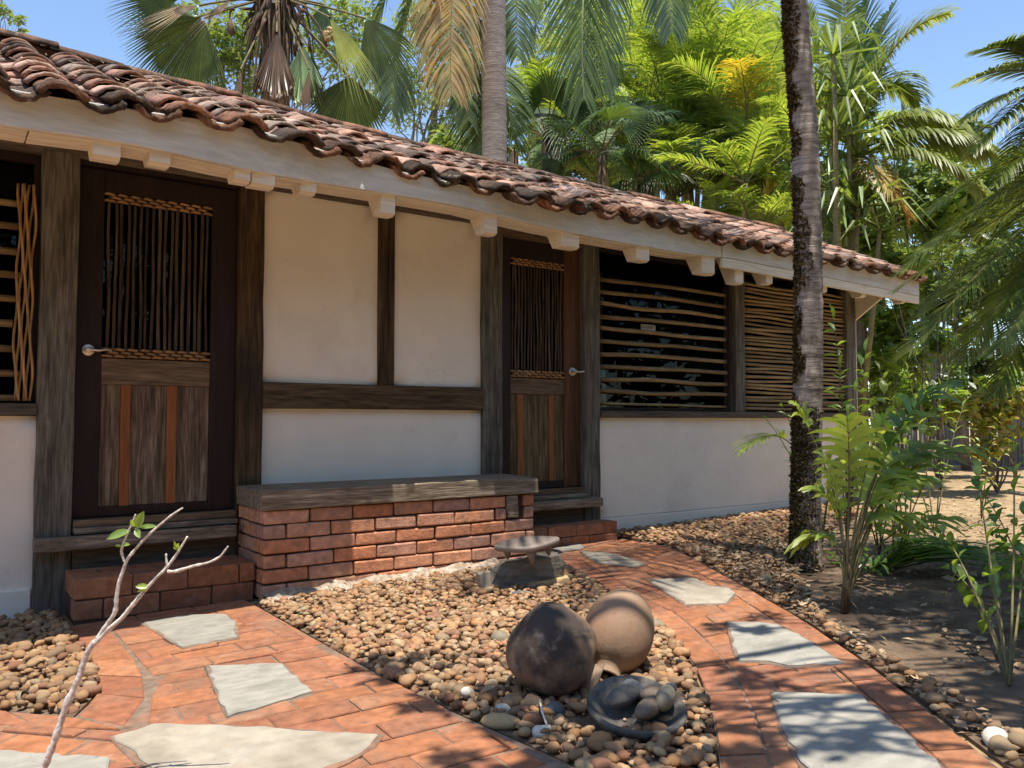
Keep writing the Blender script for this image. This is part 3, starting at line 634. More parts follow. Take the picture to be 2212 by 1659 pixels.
def sheet(name, fr, to, xs_, mt, th, parent=H, dn=True):
    vs = []; n = len(xs_)
    for x in xs_: vs += [fr(x), to(x)]
    vs += [(v[0], v[1] + th[0], v[2] + th[1]) for v in vs]
    fs = []; N2 = 2 * n
    for i in range(n - 1):
        a_ = 2 * i; fs += [(a_, a_ + 2, a_ + 3, a_ + 1), (N2 + a_, N2 + a_ + 1, N2 + a_ + 3, N2 + a_ + 2), (a_, N2 + a_, N2 + a_ + 2, a_ + 2), (a_ + 1, a_ + 3, N2 + a_ + 3, N2 + a_ + 1)]
    fs += [(0, 1, N2 + 1, N2), (N2 - 2, 2 * N2 - 2, 2 * N2 - 1, N2 - 1)]
    return bevel(link(name, mesh(name, vs, fs, mt), parent), .003)
XS = [x for x in np.arange(-1.8, 5.25, .15)] + [5.24]
sheet('fascia_board', lambda x: (x, yf(x), lerpt(FB, x)), lambda x: (x, yf(x), lerpt(PB, x) + .070), XS, M['fascia'], (.035, 0))
XS2 = [5.245] + [x for x in np.arange(5.4, 8.25, .2)] + [8.25]
sheet('fascia_board', lambda x: (x, yf(x) - .004, lerpt(FB, x)), lambda x: (x, yf(x) - .004, lerpt(PB, x) + .070), XS2, M['fascia'], (.03, 0))
sheet('fascia_board', lambda x: (x, yf(x) - .001, lerpt(FB, x) - .082), lambda x: (x, yf(x) - .001, lerpt(FB, x) - .004), XS2, M['cream'], (.03, 0))
# soffit planks under the eave (left part), cracked joints between them
xx = -1.8
while xx < 5.2:
    x2 = min(5.24, xx + ru(.45, .8)); g = .003
    for (d0, d1) in ((.004, .105), (.111, .215)):
        q = [xx + g, (xx + x2) / 2, x2 - g]
        sheet('soffit_plank', lambda x: (x, yf(x) + .036 + d0 * .8, lerpt(FB, x) - .004), lambda x: (x, yf(x) + .036 + d1 * .8, lerpt(FB, x) - .004 + ru(0, .002)), q, M['cream'], (0, .02))
    xx = x2
def rz(x, y):  # roof underside height
    ye, ze, zr = yf(x), lerpt(PB, x) - .055, lerpt(RG, x) - .17; return ze + (zr - ze) * (y - ye) / (1.2 - ye)
sheet('roof_boarding', lambda x: (x, yf(x) + .04, rz(x, yf(x) + .04) + .03), lambda x: (x, 1.2, rz(x, 1.2) + .03), [-1.8 + .5 * i for i in range(21)], M['cream'], (0, .03))
RAFT = [(-.9, -.8, 2.23), (-.15, -.05, 2.23), (.564, .673, 2.222), (.796, .887, 2.24), (1.191, 1.268, 2.238), (1.280, 1.396, 2.236), (1.555, 1.641, 2.257), (2.058, 2.145, 2.233), (2.804, 2.896, 2.236), (3.464, 3.62, 2.244), (4.23, 4.36, 2.25), (5.02, 5.17, 2.245), (5.457, 5.557, 2.21), (5.86, 5.942, 2.245), (6.65, 6.73, 2.245), (7.281, 7.359, 2.255), (8.0, 8.06, 2.255)]
for (x0, x1, zb) in RAFT:
    ye = yf(x0) + .037; sl = (rz(x0, 1.0) - rz(x0, 0)); top = lambda y: rz(x0, y) + .027
    prof = [(ye, zb + .012), (ye + .03, zb), (ye + .10, zb + .005), (ye + .2, top(ye + .2) - .12), (.9, top(.9) - .12), (.9, top(.9)), (ye, top(ye) - .002)]
    vs = [(x0, a_, b_) for a_, b_ in prof] + [(x1, a_, b_) for a_, b_ in prof]; n = len(prof)
    part('rafter', MB().add(vs, [tuple(range(n)), tuple(range(2 * n - 1, n - 1, -1))] + [(i, n + i, n + (i + 1) % n, (i + 1) % n) for i in range(n)]), M['cream'], H)
# back roof slope + gable
sheet('back_roof', lambda x: (x, 1.2, lerpt(RG, x) - .06), lambda x: (x, 3.7, 2.35), [-1.8, 3, 8.2], M['tile'], (0, .04))
mb = MB(); mb.add([(7.94, .0, 2.6), (7.94, 3.3, 2.6), (7.94, 1.2, 3.28)], [(0, 1, 2)]); part('gable_wall', mb, M['plaster'], H)

# roof tiles: barrel covers over pans
def tile_mesh(ln, w0, w1, up, arc=2.05, th=.016, seg=8, mt=None, bump=0, sd_=0):
    rs = random.Random(sd_); vs = []; rings = 3
    for r in range(rings):
        u = r / (rings - 1); w_ = (w0 + (w1 - w0) * u) / 2
        for s_ in (0, 1):
            for k in range(seg + 1):
                a_ = -arc / 2 + arc * k / seg; R_ = w_ / math.sin(min(arc / 2, 1.5708)) if arc < math.pi else w_
                R_ = (R_ + (0 if s_ == 0 else -th)) * (1 + rs.uniform(-bump, bump))
                x = R_ * math.sin(a_); z = R_ * math.cos(a_) - w_ * .45
                vs.append((x, u * ln + rs.uniform(-bump, bump) * .12 * (r == 0), z * up))
    n = seg + 1; fs = []; st = 2 * n
    for r in range(rings - 1):
        b0, b1 = r * st, (r + 1) * st
        for k in range(seg):
            fs.append((b0 + k, b1 + k, b1 + k + 1, b0 + k + 1)); fs.append((b0 + n + k, b0 + n + k + 1, b1 + n + k + 1, b1 + n + k))
        fs.append((b0, b0 + n, b1 + n, b1)); fs.append((b0 + seg, b1 + seg, b1 + n + seg, b0 + n + seg))
    for k in range(seg):
        fs.append((k, k + 1, n + k + 1, n + k)); q = (rings - 1) * st; fs.append((q + k, q + n + k, q + n + k + 1, q + k + 1))
    if up < 0: fs = [f[::-1] for f in fs]
    return mesh('roof_tile', vs, fs, mt, True)
COV = [tile_mesh(.36, .205, .175, 1, arc=2.15, mt=M['tile'], bump=.02, sd_=i) for i in range(5)]
ECOV = [tile_mesh(.38, .20, .175, 1, arc=2.0, mt=M['eave'], th=.026, seg=10, bump=.05, sd_=i + 20) for i in range(5)]
PAN = [tile_mesh(.36, .21, .20, -1, arc=2.0, mt=M['tile'], bump=.02, sd_=i + 9) for i in range(3)]
EPAN = [tile_mesh(.38, .205, .20, -1, arc=2.0, mt=M['eave'], th=.026, seg=10, bump=.05, sd_=i + 30) for i in range(5)]
for mm in COV + ECOV + PAN + EPAN: mm.shade_smooth() if hasattr(mm, 'shade_smooth') else None
items = []; pitch = .272; ncol = 36; x0c = -1.35; nrow = 10
for c in range(ncol):
    for r in range(nrow):
        for kind_ in ('pan', 'cover'):
            x = x0c + c * pitch + (pitch / 2 if kind_ == 'cover' else 0)
            if x > 8.2: continue
            ye = yf(x) - .085; ze = lerpt(PB, x) + .075; yr, zr = 1.2, lerpt(RG, x) - .05
            ln = math.hypot(yr - ye, zr - ze); u = (r * (ln - .30) / (nrow - 1)) / ln
            if r > 0: u += ru(-.008, .008)
            if r == 0 and kind_ == 'cover': u += ru(-.012, .02)
            if r == 0 and 1.8 < x < 2.75: u += .018
            if r == 0 and 2.95 < x < 3.5: u -= .035
            y = ye + (yr - ye) * u; z = ze + (zr - ze) * u
            z += ((-.044 if r == 0 else -.036) if kind_ == 'cover' else .004)
            ang = math.atan2(zr - ze, yr - ye) - .07
            k = random.randrange(5)
            if r == 0: me_ = (ECOV if kind_ == 'cover' else EPAN)[k]
            else: me_ = COV[k] if kind_ == 'cover' else PAN[k % 3]
            xx_ = x + ru(-.012, .012) + (ru(-.01, .01) if r else ru(-.015, .015))
            sl_ = 2.6 if r and rnd() < .09 else 1
            Mx = Euler((ang + ru(-.025, .035) * sl_, ru(-.05, .05) * sl_, ru(-.05, .05) * sl_)).to_matrix().to_4x4()
            if sl_ > 1: z += .012; y -= ru(0, .04)
            d = (Vector((xx_, y, z)) - CAM); zz = d.dot(VF); u_ = d.dot(VR) / zz * FPX + 1106
            vis = -60 < u_ < 2230
            items.append((0 if (kind_ == 'cover' or r == 0) and vis else 1, zz, me_, (xx_, y, z), Mx))
items.sort(key=lambda i: (i[0], i[1]))
for it in items[:300]: link('roof_tile', it[2], H, it[3], it[4])
def join(name, lst, parent, mts, smooth=True, **kw):
    vs = []; fs = []; mi = []; o_ = 0
    for me_, Mx, idx in lst:
        co = np.empty(len(me_.vertices) * 3, np.float32); me_.vertices.foreach_get('co', co); co = co.reshape(-1, 3)
        A = np.array(Mx); vs.append(co @ A[:3, :3].T + A[:3, 3])
        k = len(me_.polygons[0].vertices); f = np.empty(len(me_.polygons) * k, np.int32); me_.polygons.foreach_get('vertices', f)
        fs.append(f.reshape(-1, k) + o_); o_ += len(co); mi += [idx] * len(me_.polygons)
    return link(name, mesh(name, np.concatenate(vs), np.concatenate(fs), mts, smooth, mi), parent, **kw)
join('roof_tile', [(it[2], Matrix.Translation(it[3]) @ it[4], 1 if it[2].materials[0] == M['eave'] else 0) for it in items[300:]], H, [M['tile'], M['eave']], kind='stuff')
# ridge caps
for i in range(24):
    x = -1.4 + i * .40; Mx = Euler((ru(-.03, .03), 0, -math.pi / 2 + ru(-.04, .04))).to_matrix().to_4x4()
    link('ridge_tile', tile_ridge, H, (x, 1.2, lerpt(RG, x) - .095), Mx) if i else globals().__setitem__('tile_ridge', tile_mesh(.46, .24, .20, 1, mt=M['eave'], bump=.06, sd_=77))
# pine needle litter on tiles
vs = []; fs = []
for k in range(900):
    x = random.choice([ru(.2, 8), random.gauss(3.4, .35), random.gauss(5.6, .4), random.gauss(.9, .6), random.gauss(4.9, .25)]); u = ru(.02, .98) if rnd() < .6 else ru(.02, .35)
    ye = yf(x) - .05; y = ye + (1.2 - ye) * u; z = lerpt(PB, x) + .075 + (lerpt(RG, x) - lerpt(PB, x) - .155) * u + ru(.035, .06)
    a_ = ru(0, 6.28); l = ru(.03, .10); dx, dy = math.cos(a_) * l, math.sin(a_) * l; dz = dy * .48; n = len(vs)
    vs += [(x, y, z), (x + .004, y, z + .003), (x + dx, y + dy, z + dz + ru(-.01, .02))]; fs.append((n, n + 1, n + 2))
link('leaf_litter', mesh('leaf_litter', vs, fs, M['litter']), H, kind='stuff')

# ------------------------------------------------------------------ brick bench and steps
def brick_mesh(l, d, h, mt):
    b = MB().box(-l / 2, l / 2, -d / 2, d / 2, -h / 2, h / 2, .003)
    return b.me('brick', mt)
BENCH = thing('brick_bench', 'red brick bench with a thick grey wooden seat board, between the two doors', 'bench', (2.465, -.24, gz(2.46)))
def bricks(root, x0, x1, yfront, yback, z0, z1, nc, gfun, left=True, right=False, L=.272, mt='brick', gap=.009, cut=None):
    h = (z1 - z0) / nc
    for r in range(nc):
        za = z0 + r * h + gap / 2; zb_ = z0 + (r + 1) * h - gap / 2
        u = x0; first = True
        while u < x1 - .02:
            l = (L / 2 if (first and r % 2 == 0) else L) * ru(.96, 1.04)
            if x1 - (u + l) < .07: l = x1 - u
            if not (cut and cut(u, u + l, r)):
                cx, cz = u + l / 2, (za + zb_) / 2; y_ = yfront + ru(-.005, .005)
                o = link('brick', brick_mesh(l - gap, .13, zb_ - za, M[mt]), root, (cx, y_ + .065, cz), (ru(-.012, .012), ru(-.012, .012), ru(-.012, .012))); bevel(o, .009, 2)
            u += l; first = False
        for side, xs_ in ((left, x0), (right, x1)):
            if not side: continue
            v = yfront + .13 + gap; first = True
            while v < yback - .02:
                l = (.137 if (r % 2) else .272) * ru(.97, 1.03) if first else .137
                l = min(l, yback - v)
                sx = 1 if xs_ == x0 else -1
                o = link('brick', brick_mesh(.13, l - gap, zb_ - za, M[mt]), root, (xs_ + sx * (.065 + gap * .3), v + l / 2, (za + zb_) / 2), (ru(-.01, .01), 0, ru(-.01, .01))); bevel(o, .007, 2)
                v += l; first = False
bricks(BENCH, 1.53, 3.395, -.462, -.015, .088, .580, 6, None, True, True, cut=lambda a_, b_, r: r >= 4 and 3.06 < (a_ + b_) / 2 < 3.33)
P('mortar_core', 1.552, 3.372, -.438, -.012, .05, .578, M['joint'], BENCH, 0)
bevel(part('seat_board', MB().box(1.512, 3.418, -.482, -.036, .583, .690, .004), M['board'], BENCH), .008, 2)
# patch of cut bricks and the wooden peg on the right of the top courses
for (a_, b_, r) in ((3.06, 3.14, 5), (3.0, 3.075, 4), (3.08, 3.17, 4), (3.30, 3.395, 5)):
    z0 = .088 + r * .082 + .004; o = link('brick', brick_mesh(b_ - a_ - .008, .12, .073, M['brick']), BENCH, ((a_ + b_) / 2, -.400, z0 + .036)); bevel(o, .009, 2)
bevel(part('wooden_block', MB().add([(3.175, -.468, .43), (3.265, -.468, .425), (3.255, -.468, .578), (3.165, -.468, .578), (3.175, -.35, .43), (3.265, -.35, .425), (3.255, -.35, .578), (3.165, -.35, .578)],
     [(0, 1, 2, 3), (7, 6, 5, 4), (0, 4, 5, 1), (1, 5, 6, 2), (2, 6, 7, 3), (3, 7, 4, 0)]), M['board'], BENCH), .01, 2)
# crumbled lime footing along the bench
vs = []; nx = 90; prof = [(-.45, .065), (-.48, .06), (-.515, .05), (-.55, .036), (-.60, .0)]
for i in range(nx + 1):
    x = 1.53 + 1.55 * i / nx; w_ = .6 + .5 * math.sin(x * 5) * .6 + ru(0, .5)
    for k, (y, z) in enumerate(prof): vs.append((x, -.45 + (y + .45) * w_ + (ru(-.003, .003) if k else 0), gz(x) + z * (.8 + .18 * math.sin(x * 23 + k) + ru(-.06, .08))))
n = len(prof); fs = [(i * n + k, i * n + k + 1, (i + 1) * n + k + 1, (i + 1) * n + k) for i in range(nx) for k in range(n - 1)]
part('lime_footing', MB().add(vs, fs), M['lime'], BENCH, True)
def step(name, label, x0, x1, yfr, zb, zt):
    T = thing(name, label, 'step', ((x0 + x1) / 2, yfr / 2, zb), 'brick steps under the doors')
    h = (zt - zb) / 2
    P('mortar_core', x0 + .012, x1 - .012, yfr + .012, -.03, zb - .05, zt - .012, M['joint'], T, 0)
    bricks(T, x0, x1, yfr, yfr + .14, zb, zb + h, 1, None, True, True, mt='pave', gap=.006)
    # top course: stretchers along the front, and behind them
    y = yfr; r = 0
    while y < -.06:
        d = min(.14, -.03 - y); u = x0 - (r % 2) * .13
        while u < x1 - .01:
            a_, b_ = max(u, x0), min(u + .272, x1)
            if b_ - a_ > .03:
                o = link('brick', brick_mesh(b_ - a_ - .005, d - .005, h - .005, M['pave']), T, ((a_ + b_) / 2, y + d / 2, zb + h * 1.5), (ru(-.008, .008), ru(-.008, .008), 0)); bevel(o, .006, 2)
            u += .272
        y += .14; r += 1
    return T
step('brick_step', 'low red brick step under the maroon door, left of the bench', .618, 1.520, -.37, .075, .290)
step('brick_step', 'low red brick step under the narrow brown door, right of the bench', 3.43, 4.385, -.215, .13, .300)

# ------------------------------------------------------------------ clay pots, stones
def lathe(name, prof, mt, axis, center, spin=0, seg=56, noise=.0, seed=1):
    rs = np.random.RandomState(seed); vs = []; ph = rs.rand(6) * 6.28
    for (r, z) in prof:
        for k in range(seg):
            a_ = 2 * math.pi * k / seg; rr = r * (1 + noise * (math.sin(a_ * 2 + seed) + .6 * math.sin(a_ * 3 + z * 9 + seed * 2) + .25 * math.sin(a_ * 4 - z * 11 + ph[0]) + .12 * math.sin(a_ * 7 + z * 17 + ph[1]))); vs.append((rr * math.cos(a_), rr * math.sin(a_), z + noise * .15 * math.sin(a_ * 2 + seed)))
    n = len(prof); fs = [(i * seg + k, i * seg + (k + 1) % seg, (i + 1) * seg + (k + 1) % seg, (i + 1) * seg + k) for i in range(n - 1) for k in range(seg)]
    fs.append(tuple(range(seg - 1, -1, -1)))
    q = Vector(axis).normalized().to_track_quat('Z', 'Y').to_matrix().to_4x4()
    return link(name, mesh(name, vs, fs, mt, True), None, center, q)
def potprof(R_, Hh, neck, lip, sq=2.0):
    p = []
    for i in range(22):
        a_ = math.pi * (i / 21) * .86; ca = -math.cos(a_); sa = math.sin(a_)
        r = R_ * (abs(sa) ** (2 / sq)); z = Hh / 2 * math.copysign(abs(ca) ** (2 / sq), ca)
        if i == 0: r = .001
        if r < neck and i > 12: break
        p.append((r, z))
    z = p[-1][1]; p += [(neck, z + .012), (neck * .98, z + .025), (lip, z + .042), (lip + .004, z + .048), (lip - .006, z + .050), (neck * .9, z + .03), (neck * .88, z + .0), (R_ * .8, z - .06), (R_ * .85, 0)]
    return p
p1 = at(1192, 1402, 2.98)
o = lathe('clay_pot', potprof(.157, .290, .058, .076, 2.75), M['pot_dark'], VR * .75 - VU * .60 - VF * .05, p1, noise=.034)
tag(o, 'round soot blackened clay pot lying mouth down on the pebbles, left of the plain one', 'pot', 'clay pots tipped on the pebbles')
p2 = at(1338, 1362, 3.2)
o = lathe('clay_pot', potprof(.131, .325, .050, .066, 2.1), M['pot'], -VU * .72 - VF * .60 - VR * .34, p2, noise=.024, seed=3)
tag(o, 'plain orange tan egg shaped clay pot upside down behind the blackened one', 'pot', 'clay pots tipped on the pebbles')
# bowl with stones
bc = at(1374, 1540, 2.665)
bax = Vector((-.10, -.22, 1)); 
bp = [(a_ * .88, b_ * .9) for a_, b_ in [(.03, -.05), (.10, -.048), (.155, -.02), (.182, .018), (.186, .034), (.176, .040), (.160, .030), (.13, .006), (.09, -.008), (.04, -.014), (.001, -.016)]]
BO = lathe('stone_bowl', bp, M['bowl'], bax, bc, seg=48, noise=.022, seed=5)
tag(BO, 'pitted grey stone bowl holding grinding stones, in front of the clay pots', 'bowl')
def stone(name, mt, c, sc, rot, label, cat='stone', group=None, amp=.05, fr=1.3, seed=1, hi=True):
    v = lump(IV3 if hi else IV, amp, fr, seed); o = link(name, mesh(name, v, IF3 if hi else IF, mt, True), None, c, rot, sc); return tag(o, label, cat, group)
bq = bax.to_track_quat('Z', 'Y').to_matrix()
rv = math.atan2(VR.y, VR.x)
def bpos(u, v, h): return bc + (VR * u + Vector((VF.x, VF.y, 0)).normalized() * v) + Vector((0, 0, h))
stone('grinding_stone', M['mano'], bpos(-.040, .015, .048), (.070, .036, .030), (.1, -.15, rv + .75), 'speckled grey oval stone at the left inside the stone bowl', seed=2)
stone('grinding_stone', M['stone_blue'], bpos(.005, .088, .045), (.058, .032, .030), (0, 0, rv + 1.9), 'dark grey rounded stone at the back rim inside the stone bowl', seed=3)
stone('grinding_stone', M['stone_brown'], bpos(.038, -.035, .030), (.088, .034, .030), (0, 0, rv + 1.05), 'long brown stone lying low in the middle of the stone bowl', seed=4)
stone('grinding_stone', M['stone_brown'], bpos(.062, .055, .040), (.05, .032, .028), (0, 0, rv + .5), 'short brown stone behind the long one in the stone bowl', seed=8)
stone('grinding_stone', M['stone_tan'], bpos(.092, -.012, .052), (.062, .033, .030), (.1, -.15, rv + 1.15), 'smooth tan oval stone at the right inside the stone bowl', seed=5)
stone('small_stone', M['stone_blue'], bpos(.128, .085, .052), (.022, .020, .018), (0, 0, 0), 'tiny dark stone perched on the back right rim of the stone bowl', seed=6)
# metate on its rock
g0 = og(1138, 1262)
def rock(name, mt, pts, depth, label, cat='rock', nz_=.008, seed=0, yaw=None):
    # outline (across, up) in metres, extruded to its real thickness with an uneven surface
    rs = random.Random(seed); ax = Vector((math.cos(yaw), math.sin(yaw), 0)); bk = Vector((-math.sin(yaw), math.cos(yaw), 0))
    return ax, bk, rs
def hull_rock(name, mt, base, yaw, pts, label, cat='rock', sub=2, seed=1, amp=.012):
    import bmesh
    bm = bmesh.new(); ax = Vector((math.cos(yaw), math.sin(yaw), 0)); bk = Vector((-math.sin(yaw), math.cos(yaw), 0))
    for (a_, b_, c_) in pts: bm.verts.new(ax * a_ + bk * b_ + Vector((0, 0, c_)))
    r = bmesh.ops.convex_hull(bm, input=bm.verts); bmesh.ops.delete(bm, geom=[g for g in r['geom_unused'] + r['geom_interior'] if isinstance(g, bmesh.types.BMVert)], context='VERTS')
    bmesh.ops.triangulate(bm, faces=bm.faces); bmesh.ops.subdivide_edges(bm, edges=bm.edges, cuts=3, use_grid_fill=True)
    rs = np.random.RandomState(seed); W_ = rs.normal(size=(7, 3)) * 34
    for v in bm.verts:
        d = sum(math.sin(v.co.dot(Vector(w_)) + i) / (1 + i * .4) for i, w_ in enumerate(W_)); v.co += v.co.normalized() * d * amp * .5
    me_ = bpy.data.meshes.new(name); bm.to_mesh(me_); bm.free(); me_.materials.append(mt)
    o = link(name, me_, None, base); o['label'] = label; o['category'] = cat; return bevel(o, .004)
yr = rv - .02 + .22
hull_rock('big_rock', M['rock'], g0 + Vector((-.03, -.04, .022)), yr, [(-.21, -.10, -.02), (-.215, .05, .0), (.20, -.06, .02), (.21, .08, .02), (-.19, -.09, .07), (-.13, -.07, .125), (.0, -.08, .125), (.19, -.06, .165), (.20, .02, .17), (.12, .10, .15), (-.12, .1, .12), (-.21, .05, .08), (.215, -.03, .09)],
          'big rough grey rock under the tripod slab', seed=4)
mc = at(1137, 1173, 4.70)
tx = Matrix.Rotation(yr - .18, 4, 'Z') @ Matrix.Rotation(.10, 4, 'X') @ Matrix.Rotation(-.09, 4, 'Y')
sh = [(-.19, -.01), (-.17, -.06), (-.04, -.135), (.0, -.14), (.06, -.125), (.18, -.03), (.195, .03), (.17, .06), (.03, .125), (-.05, .125), (-.13, .07)]
def smoothpoly(p, it=2):
    for _ in range(it):
        o = []
        for i in range(len(p)):
            a_, b_ = p[i], p[(i + 1) % len(p)]; o += [(a_[0] * .75 + b_[0] * .25, a_[1] * .75 + b_[1] * .25), (a_[0] * .25 + b_[0] * .75, a_[1] * .25 + b_[1] * .75)]
        p = o
    return p
sp = smoothpoly(sh); n = len(sp); vs = []
for (sc_, z) in ((.80, -.026), (.95, -.021), (1.0, -.010), (1.0, .004), (.97, .010), (.6, .005), (.3, .001)): vs += [(x * sc_, y * sc_, z) for x, y in sp]
fs = [(i * n + k, i * n + (k + 1) % n, (i + 1) * n + (k + 1) % n, (i + 1) * n + k) for i in range(6) for k in range(n)] + [tuple(range(n - 1, -1, -1)), tuple(6 * n + k for k in range(n))]
MT = link('grinding_table', mesh('grinding_table', vs, fs, M['metate'], True), None, mc, tx); tag(MT, 'smooth flat tripod stone slab standing on the big grey rock', 'grinding stone')
for (lx, ly) in ((.02, -.085), (-.11, .05), (.12, .045)):
    a_ = tx @ Vector((lx, ly, -.018)); b_ = tx @ Vector((lx * 1.03, ly * 1.03, -.095))
    part('leg', MB().tube([mc + a_, mc + a_.lerp(b_, .5), mc + b_], [.038, .022, .008], 10), M['metate'], MT, True)
def gstone(name, mt, x, y, sc, rot, label, seed=1, amp=.05, h=.02, cat='stone', group=None, hi=False):
    p = og(x, y); return stone(name, mt, p + Vector((0, 0, h)), sc, rot, label, cat, group, amp, 1.6, seed, hi)
hull_rock('flat_rock', M['stone_yellow'], og(1190, 1268), yr, [(-.11, -.05, 0), (.1, -.04, 0), (.11, .05, .0), (-.1, .06, 0), (-.1, -.04, .035), (.1, -.03, .055), (.1, .04, .06), (-.09, .05, .04)], 'flat pinkish tan stone wedged under the right end of the big grey rock', seed=8, amp=.006)
hull_rock('brick_piece', M['flag_pale'], og(1046, 1276), yr + .2, [(-.03, -.04, 0), (.03, -.04, 0), (.035, .05, 0), (-.03, .05, 0), (-.04, -.03, .10), (.028, -.03, .115), (.03, .05, .1), (-.03, .05, .1)], 'pale square cut stone leaning at the left end of the big grey rock', seed=3, amp=.003)
gstone('slate_piece', M['stone_blue'], 1062, 1222, (.02, .07, .05), (.5, .3, rv + .3), 'thin blue grey slate leaning behind the left end of the big grey rock', 7)
gstone('slate_piece', M['stone_blue'], 1128, 1290, (.06, .035, .018), (0, 0, rv), 'small blue grey slate lying in front of the big grey rock', 9)
gstone('white_stone', M['stone_white'], 1168, 1596, (.034, .026, .022), (.3, 0, rv), 'sharp white stone nearest the stone bowl on its left', 11, .14)
gstone('white_stone', M['stone_white'], 1087, 1545, (.03, .022, .018), (0, .3, rv), 'rounded white stone above the big yellow stone', 12, .08)
gstone('yellow_stone', M['stone_yellow'], 1080, 1572, (.072, .036, .026), (0, 0, rv - .25), 'large flat yellow stone beside the left path edge', 13, .06)
gstone('blue_stone', M['stone_blue'], 1196, 1548, (.034, .034, .032), (0, 0, 1), 'blue grey round stone between the black pot and the bowl', 14, .08)
gstone('pale_stone', M['stone_white'], 1010, 1510, (.045, .022, .022), (0, .3, rv + 1.2), 'long pale speckled stone near the path, left of the black pot', 15, .06)
gstone('tan_boulder', M['stone_tan'], 1400, 1358, (.085, .05, .03), (0, 0, rv - .5), 'large flat grey tan stone right of the plain clay pot', 16, .05)
gstone('tan_boulder', M['stone_tan'], 1082, 1392, (.05, .04, .04), (0, .3, rv), 'grey tan cobble half hidden behind the blackened pot', 17, .08)
gstone('tan_boulder', M['stone_tan'], 1655, 1268, (.045, .04, .06), (0, 0, .4), 'upright tan cobble left of the palm trunk foot', 18, .08)
gstone('white_stone', M['stone_white'], 2150, 1608, (.05, .035, .028), (0, 0, .4), 'white flat stone by the right edge of the right path', 19, .1)
# bone white shard sticks
o = part('dry_stick', MB().tube([og(1166, 1512, .045), og(1170, 1535, .05), og(1181, 1566, .045)], [.003, .004, .003], 5), M['stone_white'], None); tag(o, 'thin bleached stick lying between the black pot and the bowl', 'stick')
o = lathe('clay_shard', [(.022, 0), (.025, .008), (.027, .02), (.025, .02), (.022, .009)], M['stone_tan'], (.6, -.5, .3), og(45, 1510, .02), seg=18); tag(o, 'broken pale pottery shard in the left pebble bed', 'shard')

# ================================================================== vegetation
def bez(a, b, c, n):
    a, b, c = Vector(a), Vector(b), Vector(c)
    return [a * (1 - u) ** 2 + b * (2 * u * (1 - u)) + c * u * u for u in [i / n for i in range(n + 1)]]
class Geo:
    def __init__(s): s.v = []; s.f = []; s.m = []; s.n = 0
    def add(s, v, f, m):
        v = np.asarray(v, np.float32).reshape(-1, 3); f = np.asarray(f, np.int32); s.v.append(v); s.f.append(f + s.n); s.m += [m] * len(f); s.n += len(v)
    def mesh(s, name, mats, smooth=True):
        return mesh(name, np.concatenate(s.v), np.concatenate(s.f), mats, smooth, s.m)
def tube_q(g, pts, rad, n, m):
    t_ = MB().tube(pts, rad, n, cap=False); g.add(t_.v, t_.f, m)
def frond_geo(B, Mi, T, L, n=55, w=.02, droop=.5, fwd=.75, vee=.25, rad=.014, start=.12, up=Vector((0, 0, 1)), jitter=.12, skip=0.0, g=None, asym=1.0):
    """pinnate palm frond: rachis curve with drooping leaflets on both sides"""
    g = g or Geo(); pts = bez(B, Mi, T, 22); tube_q(g, pts, [rad * (1 - .85 * i / 22) for i in range(23)], 5, 1)
    vs = []; fs = []
    for side in (-1, 1):
        for k in range(n):
            if rnd() < skip: continue
            u = start + (1 - start) * (k + rnd() * .5) / n; i = min(21, int(u * 22)); p = pts[i].lerp(pts[i + 1], u * 22 - i)
            t_ = (pts[i + 1] - pts[i]).normalized(); s_ = t_.cross(up)
            if s_.length < .15: s_ = t_.cross(VF)
            s_.normalize(); nn = s_.cross(t_)
            uu = (u - start) / (1 - start); l = L * (math.sin(math.pi * (.14 + .80 * uu)) ** .7) * ru(1 - jitter, 1 + jitter) * (asym if side > 0 else 1)
            f_ = fwd * (.6 + .9 * uu); d = (s_ * side + t_ * f_ + nn * (vee + ru(-.1, .1)) + Vector((ru(-1, 1), ru(-1, 1), ru(-1, 1))) * jitter * .6).normalized()
            q = p.copy(); wv = t_ * (w * .5); prev = None
            for sgm in range(5):
                c = (0.55, 1, .9, .6, .05)[sgm]; b0 = len(vs)
                ax = (t_ - d * t_.dot(d));
                if ax.length < 1e-3: ax = nn
                ax = ax.normalized() * (w * .5 * c)
                vs += [q - ax, q + ax]
                if sgm: fs.append((b0 - 2, b0 - 1, b0 + 1, b0))
                q = q + d * (l / 4); d = (d + Vector((0, 0, -droop * .42))).normalized()
    g.add([v[:] for v in vs], fs, 0); return g
